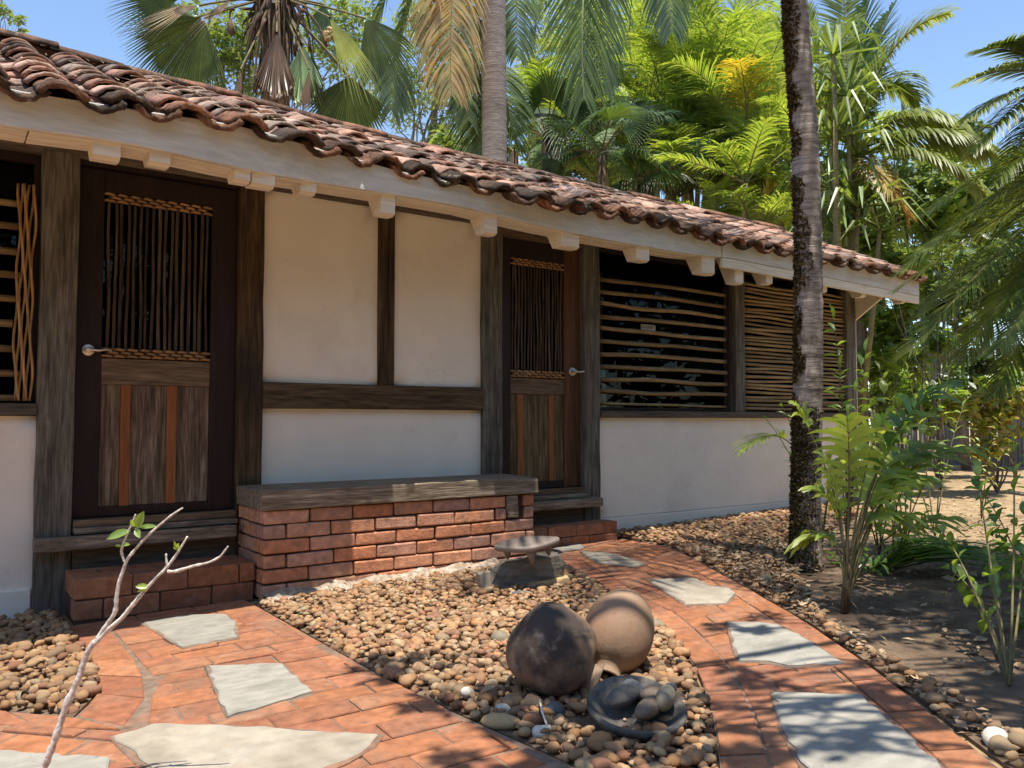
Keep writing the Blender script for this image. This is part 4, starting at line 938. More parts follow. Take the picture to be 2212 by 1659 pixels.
def fan_geo(hub, axis, normal, R, spread=2.6, n=38, w=None, split=.55, droop=.2, pleat=.6, g=None, curl=0.0, jit=.04, pet=None, prad=.012):
    """palmate fan leaf: pleated segments fused near the hub, split towards the tips"""
    g = g or Geo(); ax = Vector(axis).normalized(); no = (Vector(normal) - ax * Vector(normal).dot(ax)).normalized(); sd_ = ax.cross(no)
    st = [.03, .18, .36, split, .78, 1.0]; vs = []; fs = []; dA = spread / n
    for k in range(n):
        a_ = -spread / 2 + dA * (k + .5); Rk = R * (1 - .28 * abs(a_ / (spread / 2)) ** 2) * ru(1 - jit, 1 + jit); b0 = len(vs); tw = ru(-.05, .05)
        for i, r in enumerate(st):
            if r <= split: hw = dA * .5
            else: hw = dA * .5 * max(.04, (1 - r) / (1 - split)) * (split / r)
            rr = r * Rk; aa = a_ + (tw if r > split else 0) * (r - split)
            c = ax * math.cos(aa) + sd_ * math.sin(aa)
            lft = ax * math.cos(aa - hw) + sd_ * math.sin(aa - hw); rgt = ax * math.cos(aa + hw) + sd_ * math.sin(aa + hw)
            bend = Vector((0, 0, -droop * R * r * r * (1 + (1.2 if r > split else 0) * (r - split)))) + no * (curl * R * (a_ / (spread / 2)) ** 2 * r)
            wd = rr * hw
            vs += [hub + lft * rr + bend, hub + c * rr + bend + no * (wd * pleat * 2 * (1 if r <= split else .6)), hub + rgt * rr + bend]
        for i in range(len(st) - 1):
            q = b0 + 3 * i; fs += [(q, q + 1, q + 4, q + 3), (q + 1, q + 2, q + 5, q + 4)]
    g.add([v[:] for v in vs], fs, 0)
    if pet is not None:
        m_ = (Vector(pet) + hub) / 2 + Vector((0, 0, .06 * R)); tube_q(g, bez(pet, m_, hub, 8), [prad * 1.4] * 3 + [prad] * 6, 5, 1)
    return g
def leafpts(c, d, up, l, w, fold=.25, droop=.2, rows_=4):
    """one broad leaf, folded along the midrib, pointed"""
    d = Vector(d).normalized(); s_ = d.cross(up)
    if s_.length < .1: s_ = d.cross(Vector((1, 0, 0)))
    s_.normalize(); nn = s_.cross(d); vs = []; fs = []; p = Vector(c); prof = (.08, .8, 1, .72, .02) if rows_ == 4 else (.1, 1, .05)
    k = len(prof)
    for i in range(k):
        hw = w * .5 * prof[i]; vs += [p - s_ * hw + nn * hw * fold * 2, p.copy(), p + s_ * hw + nn * hw * fold * 2]
        p = p + d * (l / (k - 1)); d = (d + Vector((0, 0, -droop))).normalized()
    for i in range(k - 1): q = 3 * i; fs += [(q, q + 1, q + 4, q + 3), (q + 1, q + 2, q + 5, q + 4)]
    return vs, fs
def cloud(n, blobs, size, mt, name, parent=None, asp=.55, flat=.3, shell=.55, **kw):
    """many small folded leaves spread through the volume of clumps"""
    V = []; tot = sum(b[3] ** 2 for b in blobs); rs = np.random
    cs = []
    for b in blobs:
        k = max(4, int(n * b[3] ** 2 / tot)); d = rs.normal(size=(k, 3)); d /= np.linalg.norm(d, axis=1)[:, None]
        r = b[3] * (shell + (1 - shell) * rs.rand(k)) ; r *= (1 + .25 * np.sin(d[:, 0] * 5 + b[0]) * np.sin(d[:, 2] * 6 + b[1]))
        # sub-clumps
        nc = max(3, k // 26); cc = d[rs.randint(0, k, nc)] * r[rs.randint(0, k, nc)][:, None]; ci = rs.randint(0, nc, k)
        pt = cc[ci] + rs.normal(size=(k, 3)) * b[3] * .14
        pt[:, 2] *= b[4] if len(b) > 4 else 1
        cs.append(pt + np.array([b[0], b[1], b[2]]))
    c = np.concatenate(cs).astype(np.float32); k = len(c)
    a_ = rs.normal(size=(k, 3)); a_[:, 2] = a_[:, 2] * .5 - .35; a_ /= np.linalg.norm(a_, axis=1)[:, None]
    nr = rs.normal(size=(k, 3)) * flat + np.array([0, 0, 1]); s_ = np.cross(a_, nr); s_ /= np.linalg.norm(s_, axis=1)[:, None]
    l = size * (.6 + .8 * rs.rand(k))[:, None]; w_ = l * asp * .5; nn = np.cross(s_, a_)
    v = np.stack([c, c + a_ * l * .45 + s_ * w_ + nn * w_ * .35, c + a_ * l, c + a_ * l * .45 - s_ * w_ + nn * w_ * .35], 1).reshape(-1, 3)
    i = np.arange(k) * 4; f = np.stack([i, i + 1, i + 2, i, i + 2, i + 3], 1).reshape(-1, 3)
    return link(name, mesh(name, v, f, mt, False), parent, **kw)
def limb(p0, p1, r0, r1, wob=.05, n=7):
    p0, p1 = Vector(p0), Vector(p1); L_ = (p1 - p0).length; pts = []; o1, o2 = ru(0, 6), ru(0, 6)
    for i in range(n + 1):
        u = i / n; pts.append(p0.lerp(p1, u) + Vector((math.sin(u * 5 + o1), math.cos(u * 4 + o2), 0)) * wob * L_ * math.sin(math.pi * u))
    return pts, [r0 + (r1 - r0) * i / n for i in range(n + 1)]
def tree(label, base, top, r0, blobs, n, size, mt, cat='tree', group=None, asp=.5, limbs=True, bark='bark', name='tree', flat=.5):
    T = thing(name, label, cat, base, group); mb = MB(); pts, rr = limb(base, top, r0, r0 * .45, .03, 10); mb.tube(pts, rr, 9)
    part('trunk', mb, M[bark], T, True)
    if limbs:
        for b in blobs:
            st = pts[random.randrange(4, 10)]; q, r_ = limb(st, Vector(b[:3]) + Vector((ru(-.2, .2) * b[3], ru(-.2, .2) * b[3], b[3] * .3)), r0 * .35, r0 * .06, .08)
            m2 = MB().tube(q, r_, 6)
            for _ in range(5):
                s0 = q[random.randrange(3, 8)]; e = Vector(b[:3]) + Vector((ru(-1, 1), ru(-1, 1), ru(-.7, .9))) * b[3] * .9; q2, r2 = limb(s0, e, r0 * .12, r0 * .02, .1, 5); m2.tube(q2, r2, 5)
            part('limb', m2, M[bark], T, True)
    cloud(n, blobs, size, mt, 'crown', T, asp, flat, kind='stuff'); return T
def dv(x, y, d, r, sq=1): p = at(x, y, d); return (p.x, p.y, p.z, r, sq)
def gp(x, y, d): p = at(x, y, d); return Vector((p.x, p.y, gz(p.x)))
def F_(T, B, Mi, Tp, L, mt, dep=None, nm='frond', rach='stem', **kw):
    g = frond_geo(B, Mi, Tp, L, **kw); return link(nm, g.mesh(nm, [M[mt], M[rach]]), T)
def pp(x, y, d): return at(x, y, d)

# --- foreground ringed palm with mossy bark, leaning trunk; its crown stands above the frame
b0 = at(1738, 1240, 5.2); b0.z = gz(b0.x)
PT = thing('palm_tree', 'ringed palm trunk with dark mossy bark, in front of the house by the right path', 'palm tree', b0)
tp = [b0 + Vector((0, 0, -.1)), at(1742, 1000, 5.2), at(1746, 760, 5.2), at(1745, 520, 5.2), at(1738, 300, 5.2), at(1724, 120, 5.2), at(1712, -60, 5.2), at(1690, -420, 5.2), at(1675, -760, 5.2)]
def catm(P_, k):
    o = []
    for i in range(len(P_) - 1):
        p0, p1, p2, p3 = P_[max(i - 1, 0)], P_[i], P_[i + 1], P_[min(i + 2, len(P_) - 1)]
        for j in range(k):
            u = j / k; o.append(.5 * ((2 * p1) + (p2 - p0) * u + (2 * p0 - 5 * p1 + 4 * p2 - p3) * u * u + (3 * p1 - p0 - 3 * p2 + p3) * u ** 3))
    return o + [P_[-1]]
tpts = catm(tp, 26); rr = []
for i, p in enumerate(tpts):
    h = p.z; r = .094 - .004 * h + .03 * math.exp(-max(0, h) * 5); rr.append(r * (1 + .030 * math.sin(i * 2.2) + ru(-.03, .03)))
part('trunk', MB().tube(tpts, rr, 20), M['palmbark'], PT, True)
# mossy cushions on the left of the trunk, thickened at the foot to paint shade
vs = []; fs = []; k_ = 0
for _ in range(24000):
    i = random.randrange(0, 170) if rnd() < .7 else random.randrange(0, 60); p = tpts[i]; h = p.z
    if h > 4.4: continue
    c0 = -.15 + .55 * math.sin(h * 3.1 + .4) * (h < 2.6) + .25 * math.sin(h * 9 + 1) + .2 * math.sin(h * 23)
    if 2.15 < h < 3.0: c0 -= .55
    if h < 1.15: c0 = .95 + .3 * math.sin(h * 17)  # extra blades all round the foot darken it in place of deep shade
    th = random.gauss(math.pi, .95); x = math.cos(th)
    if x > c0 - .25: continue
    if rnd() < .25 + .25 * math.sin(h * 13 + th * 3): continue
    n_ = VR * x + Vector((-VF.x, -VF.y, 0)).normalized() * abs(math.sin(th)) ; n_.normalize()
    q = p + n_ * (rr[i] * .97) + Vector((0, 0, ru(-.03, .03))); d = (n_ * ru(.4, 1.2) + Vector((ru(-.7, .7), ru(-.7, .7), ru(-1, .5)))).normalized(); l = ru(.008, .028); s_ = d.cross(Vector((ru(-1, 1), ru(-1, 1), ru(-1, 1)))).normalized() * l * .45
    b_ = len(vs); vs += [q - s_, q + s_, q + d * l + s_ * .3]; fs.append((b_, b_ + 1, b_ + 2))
link('moss_and_shade', mesh('moss_and_shade', [v[:] for v in vs], fs, M['moss_and_shade']), PT, kind='stuff')
top = tpts[-1]
for i, az in enumerate([-2.6, -2.0, -1.35, -.75, -.1, 3.3, 2.2, .7]):
    d = Vector((math.cos(az), math.sin(az), 0)); F_(PT, top, top + d * 1.1 + Vector((0, 0, .9)), top + d * 2.3 + Vector((0, 0, -.3)), .62, 'l_royal', n=42, w=.03, droop=.45)

# --- thin tall shade tree right of and behind the camera: dapples the right path and lawn
def shade(P0, h): d = SUN / SUN.z; return P0 + d * h
sb = []
for (x, y, h, r) in ((3.9, -3.2, 4.7, .5), (4.6, -2.75, 4.9, .55), (5.0, -4.4, 5, .8), (3.4, -4.2, 4.6, .55), (5.8, -2.9, 5.2, .6), (6.5, -3.6, 5.2, .8), (4.9, -3.1, 5.5, .6), (4.3, -3.0, 4.6, .75), (5.0, -3.5, 4.9, .8), (3.9, -3.9, 4.6, .7), (5.4, -2.6, 5.2, .55), (4.6, -4.4, 4.8, .8), (5.9, -3.4, 5, .8), (3.35, -3.75, 4.4, .38), (2.1, -3.35, 4.3, .26), (1.62, -3.15, 4.0, .34), (1.75, -2.85, 4.1, .26), (1.50, -2.35, 4.2, .24), (2.75, -3.35, 4.2, .24), (1.66, -2.6, 4.2, .2), (2.6, -2.95, 4.4, .18), (3.2, -2.45, 4.4, .2), (3.75, -1.5, 4.6, .16), (1.5, -1.95, 4.3, .16), (1.35, -3.0, 4.2, .16)):
    q = shade(Vector((x, y, .1)), h); sb.append((q.x, q.y, q.z, r, .5))
T = tree('tall leafy shade tree standing behind the viewer, its branches overhead', Vector((5.6, -7.6, .15)), Vector((4.6, -4.6, 5.0)), .14, sb, 14500, .085, M['l_tree'], flat=.4)

# --- trees behind the viewer that the window panes mirror
for i, (x, y, z, r) in enumerate(((-7, -15, 3.2, 3.6), (-1, -17, 3.6, 4.0), (6, -16, 3.4, 3.8), (13, -14, 3.4, 3.8), (-13, -12, 3.2, 3.4), (20, -9, 3.4, 3.6))):
    tree(['broad dark tree behind the viewer, far left', 'broad dark tree behind the viewer, left of centre', 'broad dark tree behind the viewer, right of centre', 'broad dark tree behind the viewer, at the right', 'broad dark tree behind the viewer, leftmost of the row', 'broad dark tree behind the viewer, rightmost of the row'][i],
         Vector((x, y, .1)), Vector((x, y, 4)), .2, [(x, y, z + .6, r, 1), (x - 2.2, y, z - 1.6, r * .7), (x + 2.4, y + .4, z - 1.6, r * .7), (x, y - .4, .9, r * .6, .6), (x + 1, y - .5, z + 3, r * .7)], 4200, .62, M['l_hedge'], asp=.7, limbs=False, group='trees behind the viewer')

# --- fan palm behind the roof, upper left
c = pp(598, -5, 9.2); FPb = gp(590, 300, 9.2)
FP = thing('fan_palm', 'large fan palm with brown fibre skirt, behind the roof at the upper left', 'palm tree', FPb)
pts, r_ = limb(FPb, pp(598, 20, 9.2), .17, .15, .0, 10); part('trunk', MB().tube(pts, r_, 12), M['darkfiber'], FP, True)
mb = MB()
for k in range(90):   # old leaf bases and fibre
    a_ = ru(0, 6.28); s_ = c + Vector((math.cos(a_) * .16, math.sin(a_) * .16, ru(-.35, .35))); e = s_ + Vector((math.cos(a_) * ru(.05, .3), math.sin(a_) * ru(.05, .3), ru(-.9, .1))); mb.tube(bez(s_, (s_ + e) / 2 + Vector((math.cos(a_), math.sin(a_), 0)) * .12, e, 4), [ru(.012, .03), .02, .014, .008, .004], 4, False)
part('fibre_skirt', mb, M['darkfiber'], FP, True, kind='stuff')
N0 = -VF
def fan(hx, hy, tx_, ty_, dep, mt, spread, tilt=0, R=None, n=36, petd=0, **kw):
    h = pp(hx, hy, dep); t_ = pp(tx_, ty_, dep); ax = t_ - h; nn = (N0 + VR * tilt + VU * .25).normalized()
    g = fan_geo(h, ax, nn, R or ax.length, spread, n, pet=c + Vector((0, 0, petd)), **kw); return link('fan_leaf', g.mesh('fan_leaf', [M[mt], M['stem']]), FP)
fan(440, 40, 325, 180, 8.9, 'l_fan', 2.2, .2, droop=.1, n=48, split=.7, R=.95)
fan(420, 40, 250, 60, 9.4, 'l_dark', 1.7, -.2, droop=.05, n=36)
fan(395, -10, 225, 5, 9.0, 'l_fan', 1.5, -.4, n=30, droop=.08)
fan(430, 12, 275, 45, 8.7, 'l_straw', .55, .3, n=16, droop=.12, split=.35)
fan(500, 0, 400, 70, 8.8, 'l_straw', .5, .5, n=14, droop=.1, split=.3)
fan(655, 95, 652, 235, 8.8, 'l_fanp', 1.0, .1, n=22, pleat=.9, split=.86, droop=0, R=.74)
fan(672, 112, 690, 228, 8.9, 'l_dark', .6, -.6, n=14, pleat=.8, split=.86, droop=0)
fan(598, 70, 590, 240, 8.7, 'l_dead', .8, .3, n=20, pleat=.9, split=.85, droop=0)
fan(668, 150, 655, 250, 8.6, 'l_dead', .35, .3, n=9, pleat=.9, split=.7, droop=0)
fan(520, 150, 515, 212, 8.6, 'l_dead', .35, .3, n=8, pleat=.8, split=.7, droop=0)
fan(755, 165, 750, 280, 8.9, 'l_fan', 2.0, .2, n=36, droop=.05, split=.75, R=.74)
fan(765, 180, 800, 275, 9.1, 'l_fany', .8, .2, n=18, droop=.1, split=.7, R=.55)
fan(712, 38, 800, 175, 8.5, 'l_fany', .75, .4, n=24, droop=.15, split=.5, R=.88)
fan(790, 40, 880, 160, 9.1, 'l_fan', 1.6, .2, n=36, droop=.2, split=.6, R=.78)
fan(700, 10, 690, 90, 9.3, 'l_dark', 1.4, .2, n=26, droop=.1)
for (x0, y0, x1, y1) in ((560, 30, 520, 205), (572, 40, 550, 200), (640, 30, 670, 110), (650, 20, 705, 100), (655, 30, 640, 110), (505, 20, 498, 62)):
    a_, b_ = pp(x0, y0, 8.8), pp(x1, y1, 8.8); part('dead_petiole', MB().tube(bez(a_, (a_ + b_) / 2 + VR * (.05 if x1 > x0 else -.05) + Vector((0, 0, .12)), b_, 8), [.022, .02, .016, .014, .012, .012, .012, .018, .02], 6), M['darkfiber'], FP, True)
mb = MB()
for k in range(26): p = pp(713 + ru(-10, 10), 75 + ru(-14, 14), 8.8); mb.add(*(lambda q: ([(q.x + v[0] * .035, q.y + v[1] * .035, q.z + v[2] * .035) for v in ico(1)[0]], [tuple(f) for f in ico(1)[1]]))(p))
part('fruit_cluster', mb, M['l_orange'], FP, True, kind='stuff')
mb = MB().tube([pp(499, 40, 8.8), pp(498, 55, 8.8), pp(499, 68, 8.8), pp(500, 78, 8.8)], [.01, .035, .04, .01], 8); part('seed_pod', mb, M['darkfiber'], FP, True)

# --- royal palm with thick grey trunk
rb = gp(1070, 345, 11.5); RP = thing('palm_tree', 'royal palm with thick smooth grey brown trunk rising behind the roof ridge', 'palm tree', rb)
pts = [rb.lerp(pp(1067, 345, 11.5), .5 * i / 3) for i in range(3)] + [pp(1068, 345, 11.5), pp(1067, 200, 11.5), pp(1066, 60, 11.5), pp(1065, -80, 11.5), pp(1064, -420, 11.5)]
part('trunk', MB().tube(catm(pts, 12), .172, 18), M['royalbark'], RP, True)
ct = pp(1064, -420, 11.5)
def hang(T, pts3, dep, L, mt, **kw):
    (x0, y0), (x1, y1), (x2, y2) = pts3; return F_(T, pp(x0, y0, dep), pp(x1, y1, dep - .2), pp(x2, y2, dep - .3), L, mt, **kw)
hang(RP, ((1010, -260), (965, -40), (975, 205)), 11.0, .75, 'l_orange', n=80, w=.035, droop=1.0, start=.25, jitter=.25)
hang(RP, ((980, -200), (930, -60), (925, 90)), 11.2, .55, 'l_orange', n=50, w=.03, droop=.9, start=.35, jitter=.25)
hang(RP, ((1000, -240), (880, -90), (845, 240)), 11.6, .85, 'l_royal', n=90, w=.035, droop=.9, start=.2)
hang(RP, ((960, -260), (810, -40), (800, 170)), 11.9, .8, 'l_royal', n=80, w=.035, droop=.8, start=.2)
hang(RP, ((1040, -280), (1000, -20), (1012, 260)), 11.9, .8, 'l_royal', n=80, w=.035, droop=.8, start=.3)
hang(RP, ((1100, -250), (1115, -60), (1118, 120)), 11.8, .6, 'l_royal', n=50, w=.03, droop=.9, start=.35)
hang(RP, ((1060, 60), (1030, 190), (1040, 330)), 12.2, .8, 'l_royal', n=60, w=.035, droop=.5, start=.1)
hang(RP, ((1080, 120), (1090, 220), (1120, 320)), 12.2, .7, 'l_royal', n=50, w=.035, droop=.5, start=.1)
# --- palm with long hanging fronds, centre top
cb = gp(1068, 400, 12.6); CP = thing('palm_tree', 'tall palm whose long frond hangs straight down right of the royal palm', 'palm tree', cb)
part('trunk', MB().tube(catm([cb, pp(1068, 300, 12.6), pp(1068, 0, 12.6), pp(1100, -420, 12.6), pp(1370, -520, 12.6)], 8), .10, 12), M['bark'], CP, True)
hang(CP, ((1360, -400), (1235, -140), (1262, 215)), 12.4, 1.17, 'l_mid', n=80, w=.030, droop=.5, start=.2, fwd=1.2, rad=.032, rach='stem_pale', jitter=.2)
hang(CP, ((1370, -400), (1280, -140), (1300, 190)), 12.7, 1.0, 'l_royal', n=70, w=.032, droop=.8, start=.2, fwd=.9)
hang(CP, ((1370, -400), (1435, -200), (1452, 70)), 12.6, .85, 'l_royal', n=70, w=.032, droop=.8, start=.3, fwd=.9)
hang(CP, ((1370, -400), (1300, -260), (1180, -40)), 12.8, .85, 'l_royal', n=60, w=.032, droop=.7, start=.3)
hang(CP, ((1370, -400), (1470, -300), (1560, -60)), 12.8, .75, 'l_coco', n=60, w=.032, droop=.7, start=.3)

# --- low fan palms behind the roof
def fanpalm(label, x, y, dep, R, nl, mt, base_y=None, group='low fan palms behind the roof', seedv=0, pal=None):
    B = gp(x, 500, dep); T = thing('fan_palm', label, 'palm tree', B, group); hub0 = pp(x, y, dep); part('trunk', MB().tube([B, hub0], [.09, .08], 8), M['darkfiber'], T, True)
    for i in range(nl):
        az = 2 * math.pi * i / nl + ru(-.3, .3); el = ru(-.1, 1.1); d = Vector((math.cos(az) * math.cos(el), math.sin(az) * math.cos(el), math.sin(el))); h = hub0 + d * R * ru(.5, .8)
        nn = (Vector((0, 0, 1)) * .6 - VF * .8 + d * .2)
        g = fan_geo(h, d + Vector((0, 0, -.15)), nn, R * ru(.8, 1.1), ru(2.2, 3.2), 30, droop=.28, split=.45, pet=hub0); link('fan_leaf', g.mesh('fan_leaf', [M[pal or mt], M['stem']]), T)
    return T
fanpalm('low dark fan palm just right of the royal palm trunk', 1180, 300, 13.2, .80, 11, 'l_dark')
fanpalm('dark fan palm fanning under the long hanging frond', 1300, 330, 13.0, .86, 12, 'l_dark')
fanpalm('dark fan palm low over the middle of the ridge', 1400, 385, 13.0, .76, 10, 'l_dark')
fanpalm('pale backed fan palm between the dark ones and the areca clump', 1385, 285, 13.8, .72, 8, 'l_fanp')
fanpalm('dark fan palm partly behind the royal palm trunk', 1110, 330, 14.2, .78, 9, 'l_dark')

# --- areca clumps
def areca(label, x, ytop, ybase, dep, nf, L, mt, spreadx=1.0, stems=3, group='areca palm clumps behind the roof', seed=1, yellow=.2, ht=1.0, ll=.36):
    random.seed(seed); K_ = 1.44; dep *= K_; L *= K_; ll *= K_; B = gp(x, 500, dep); T = thing('areca_palm', label, 'palm tree', B, group)
    for s_ in range(stems):
        bx = B + Vector((ru(-.5, .5) * spreadx, ru(-.3, .3), 0)); tp_ = pp(x + ru(-75, 75) * spreadx, ytop + ru(-10, 130), dep + ru(-.4, .4))
        part('stem', MB().tube(catm([bx, bx.lerp(tp_, .5) + Vector((ru(-.1, .1), 0, 0)), tp_], 6), [.06] * 5 + [.055] * 5 + [.04] * 3, 8), M['stem_cane'], T, True)
        for k in range(nf):
            az = 6.283 * k / nf + ru(-.4, .4); el = ru(.45, 1.35); d = Vector((math.cos(az) * math.cos(el), math.sin(az) * math.cos(el), math.sin(el))); l = L * ru(.75, 1.15)
            e = tp_ + d * l; e2 = e + Vector((d.x * l * .35, d.y * l * .35, -l * ru(.0, .45)))
            F_(T, tp_, tp_ + d * l * .75, e2, ll, 'l_arecay' if rnd() < yellow else mt, n=40, w=.024, droop=.65, vee=.5, rad=.015, jitter=.3, fwd=.95)
    return T
areca('tall yellow green areca clump left of the mossy palm trunk', 1560, 185, 480, 9.6, 9, 1.15, 'l_areca', seed=3, yellow=.02, stems=4)
areca('areca clump with orange fruit sprays in the middle background', 1440, 200, 480, 10.2, 9, 1.2, 'l_areca', seed=5, yellow=.02, stems=4)
areca('areca clump touching the mossy palm trunk on its left', 1660, 240, 500, 9.2, 8, 1.1, 'l_areca', seed=8, yellow=.02, stems=3)
areca('upright bright areca clump behind the others, highest one', 1500, 90, 480, 12.0, 9, 1.3, 'l_areca', seed=11, yellow=.02, stems=3)
areca('young areca clump low over the roof ridge', 1600, 400, 500, 8.6, 8, .7, 'l_areca', seed=13, yellow=.02, stems=3, ll=.25)
areca('narrow areca clump low beside the dark fan palms', 1330, 360, 500, 10.8, 9, .8, 'l_areca', seed=15, yellow=.02, stems=3, ll=.3)
areca('bright areca clump low behind the dark fan palms, left part', 1240, 250, 480, 10.6, 9, .9, 'l_areca', seed=33, yellow=.0, stems=3)
areca('dense areca clump behind the middle of the roof ridge', 1470, 300, 480, 9.4, 9, .9, 'l_areca', seed=35, yellow=.0, stems=4)
areca('dense areca clump low behind the roof, left of the lime shrub', 1560, 340, 480, 9.6, 9, .9, 'l_mid', seed=37, yellow=.0, stems=4)
areca('areca clump directly behind the lime shrub', 1640, 200, 480, 10.6, 9, 1.1, 'l_areca', seed=39, yellow=.03, stems=4)
areca('bright narrow areca clump between the hanging frond and the tall clump', 1400, 130, 480, 11.0, 9, 1.1, 'l_areca', seed=23, yellow=.02, stems=3)
areca('small areca clump rising between the lime shrub and the mossy trunk', 1690, 330, 500, 8.8, 8, .9, 'l_areca', seed=27, yellow=.02, stems=2, ll=.32)
# strap leaved plant right of the mossy trunk
SP = thing('strap_plant', 'tall plant with long bent strap leaves just right of the mossy trunk, behind the roof', 'plant', gp(1830, 600, 9.9)); spb = gp(1830, 600, 9.9)
random.seed(41)
for (hx, hy, nn_) in ((1800, 120, 26), (1830, 210, 36), (1800, 300, 40), (1850, 340, 36), (1800, 410, 40), (1855, 450, 36), (1810, 510, 30), (1900, 500, 22)):
    hd = pp(hx, hy, 9.9 + ru(-.3, .3)); part('stem', MB().tube([spb, spb.lerp(hd, .6) + Vector((ru(-.1, .1), 0, 0)), hd], [.04, .035, .025], 7), M['stem_cane'], SP, True)
    for k in range(nn_):
        az = ru(0, 6.283); el = ru(-.1, 1.4); d = Vector((math.cos(az) * math.cos(el), math.sin(az) * math.cos(el), math.sin(el))); l = ru(.5, 1.0)
        mid = hd + d * l * .62; tip = mid + (d * .45 + Vector((0, 0, -ru(.2, 1.1)))).normalized() * l * .5
        pts = [hd, hd.lerp(mid, .5), mid, mid.lerp(tip, .5), tip]; s_ = d.cross(Vector((0, 0, 1))).normalized(); V_ = []
        for i, q in enumerate(pts): w_ = (.014, .025, .023, .016, .001)[i]; V_ += [q - s_ * w_ + Vector((0, 0, w_ * .6)), q, q + s_ * w_ + Vector((0, 0, w_ * .6))]
        link('leaf', mesh('leaf', [v[:] for v in V_], [f for i in range(4) for f in ((3 * i, 3 * i + 1, 3 * i + 4, 3 * i + 3), (3 * i + 1, 3 * i + 2, 3 * i + 5, 3 * i + 4))], M['l_strap'] if rnd() < .7 else M['l_mid']), SP)
random.seed(43)
random.seed(31)
FR = MB()
for (x, y) in ((1570, 400), (1712, 400), (1548, 402)):
    T_ = thing('fruit_spray', ['orange fruit spray on the middle areca clump', 'orange fruit spray behind the mossy trunk', 'small orange fruit spray left of the larger one'][[(1570, 400), (1712, 400), (1548, 402)].index((x, y))], 'fruit', pp(x, y, 13.4)); mb = MB()
    for k in range(40): a_ = pp(x, y, 13.4); e = a_ + Vector((ru(-.24, .24), ru(-.15, .15), ru(-.18, .18))); mb.tube(bez(a_, (a_ + e) / 2 + Vector((0, 0, .05)), e, 3), .004, 3, False)
    part('spray', mb, M['l_orange'], T_, kind='stuff')
# --- lime shrub
def shrub(label, x, y, dep, rpx, mt, n, size, name='shrub', cat='shrub', group=None, sq=1, asp=.5, extra=(), flat=.5, yb=None):
    p = at(x, y, dep); B = Vector((p.x, p.y, gz(p.x))); r = rpx / FPX * dep; T = thing(name, label, cat, B, group); bl = [(p.x, p.y, p.z, r, sq)] + [dv(a_, b_, dep + ru(-.3, .3), c_ / FPX * dep) for a_, b_, c_ in extra]
    mb = MB()
    for b in bl:
        for _ in range(2): q, r2 = limb(B, Vector(b[:3]) + Vector((ru(-.6, .6), ru(-.6, .6), ru(-.3, .8))) * b[3], .011, .004, .06, 6); mb.tube(q, r2, 5)
    part('stems', mb, M['bark'], T, True, kind='stuff'); cloud(n, bl, size, mt, 'foliage', T, asp, flat, .3, kind='stuff'); return T
shrub('lime green small leaved shrub behind the ridge, left of the mossy trunk', 1640, 425, 12.7, 60, M['l_lime'], 2600, .105, extra=((1590, 450, 40), (1690, 440, 45), (1650, 380, 40)), asp=.4)
# --- coconut palm right of the trunk
kb = gp(1850, 560, 10.5); KP = thing('coconut_palm', 'coconut palm with long arching pale green fronds, right of the mossy trunk', 'palm tree', kb)
kc = pp(1845, 330, 10.5); part('trunk', MB().tube(catm([kb, kb.lerp(kc, .5), kc], 6), .11, 10), M['bark'], KP, True)
for (m_, t_, L, mt, dp, kw) in (
    ((1890, 60), (2052, 28), .50, 'l_coco', 10.2, dict(droop=.55, n=85)), ((1900, 110), (1985, 220), .55, 'l_coco', 10.4, dict(droop=.9, n=70)),
    ((1980, 170), (2120, 330), .62, 'l_coco', 9.9, dict(droop=1.1, n=100)), ((1990, 250), (2150, 330), .60, 'l_coco', 9.7, dict(droop=1.1, n=100)),
    ((2010, 290), (2130, 420), .5, 'l_coco', 9.5, dict(droop=1.0, n=85)), ((1900, 340), (1962, 470), .48, 'l_orange', 9.6, dict(droop=.7, n=70)),
    ((1850, 150), (1880, -30), .5, 'l_dark', 10.9, dict(droop=.35, n=70)), ((1830, 150), (1820, -60), .5, 'l_coco', 10.8, dict(droop=.3, n=70)),
    ((1860, 160), (1930, 10), .5, 'l_royal', 11, dict(droop=.35, n=70)), ((1780, 200), (1740, 20), .5, 'l_coco', 11, dict(droop=.4, n=60)), ((1800, 250), (1700, 160), .5, 'l_coco', 10.4, dict(droop=.6, n=70)), ((1850, 400), (1800, 560), .5, 'l_coco', 10.1, dict(droop=.6, n=70))):
    F_(KP, kc, pp(*m_, dp), pp(*t_, dp), L, mt, w=.030, rad=.02, start=.15, **kw)
# --- palm at the upper right edge
eb = gp(2260, 560, 9.0); EP = thing('palm_tree', 'palm at the upper right edge with stiff blue green fronds against the sky', 'palm tree', eb)
ec = pp(2290, 170, 9.0); part('trunk', MB().tube([eb, ec], .1, 10), M['bark'], EP, True)
for (m_, t_, L, mt, dr) in (((2200, 80), (2115, 110), .35, 'l_royal', .3), ((2190, 130), (2085, 175), .42, 'l_coco', .4), ((2180, 190), (2085, 260), .42, 'l_coco', .7), ((2230, 60), (2190, 90), .35, 'l_royal', .3), ((2200, 200), (2100, 330), .45, 'l_near', .7), ((2230, 250), (2150, 400), .5, 'l_near', .7), ((2240, 300), (2200, 470), .5, 'l_near', .8)):
    F_(EP, ec, pp(*m_, 8.7), pp(*t_, 8.5), L, mt, n=60, w=.026, droop=dr, start=.15)
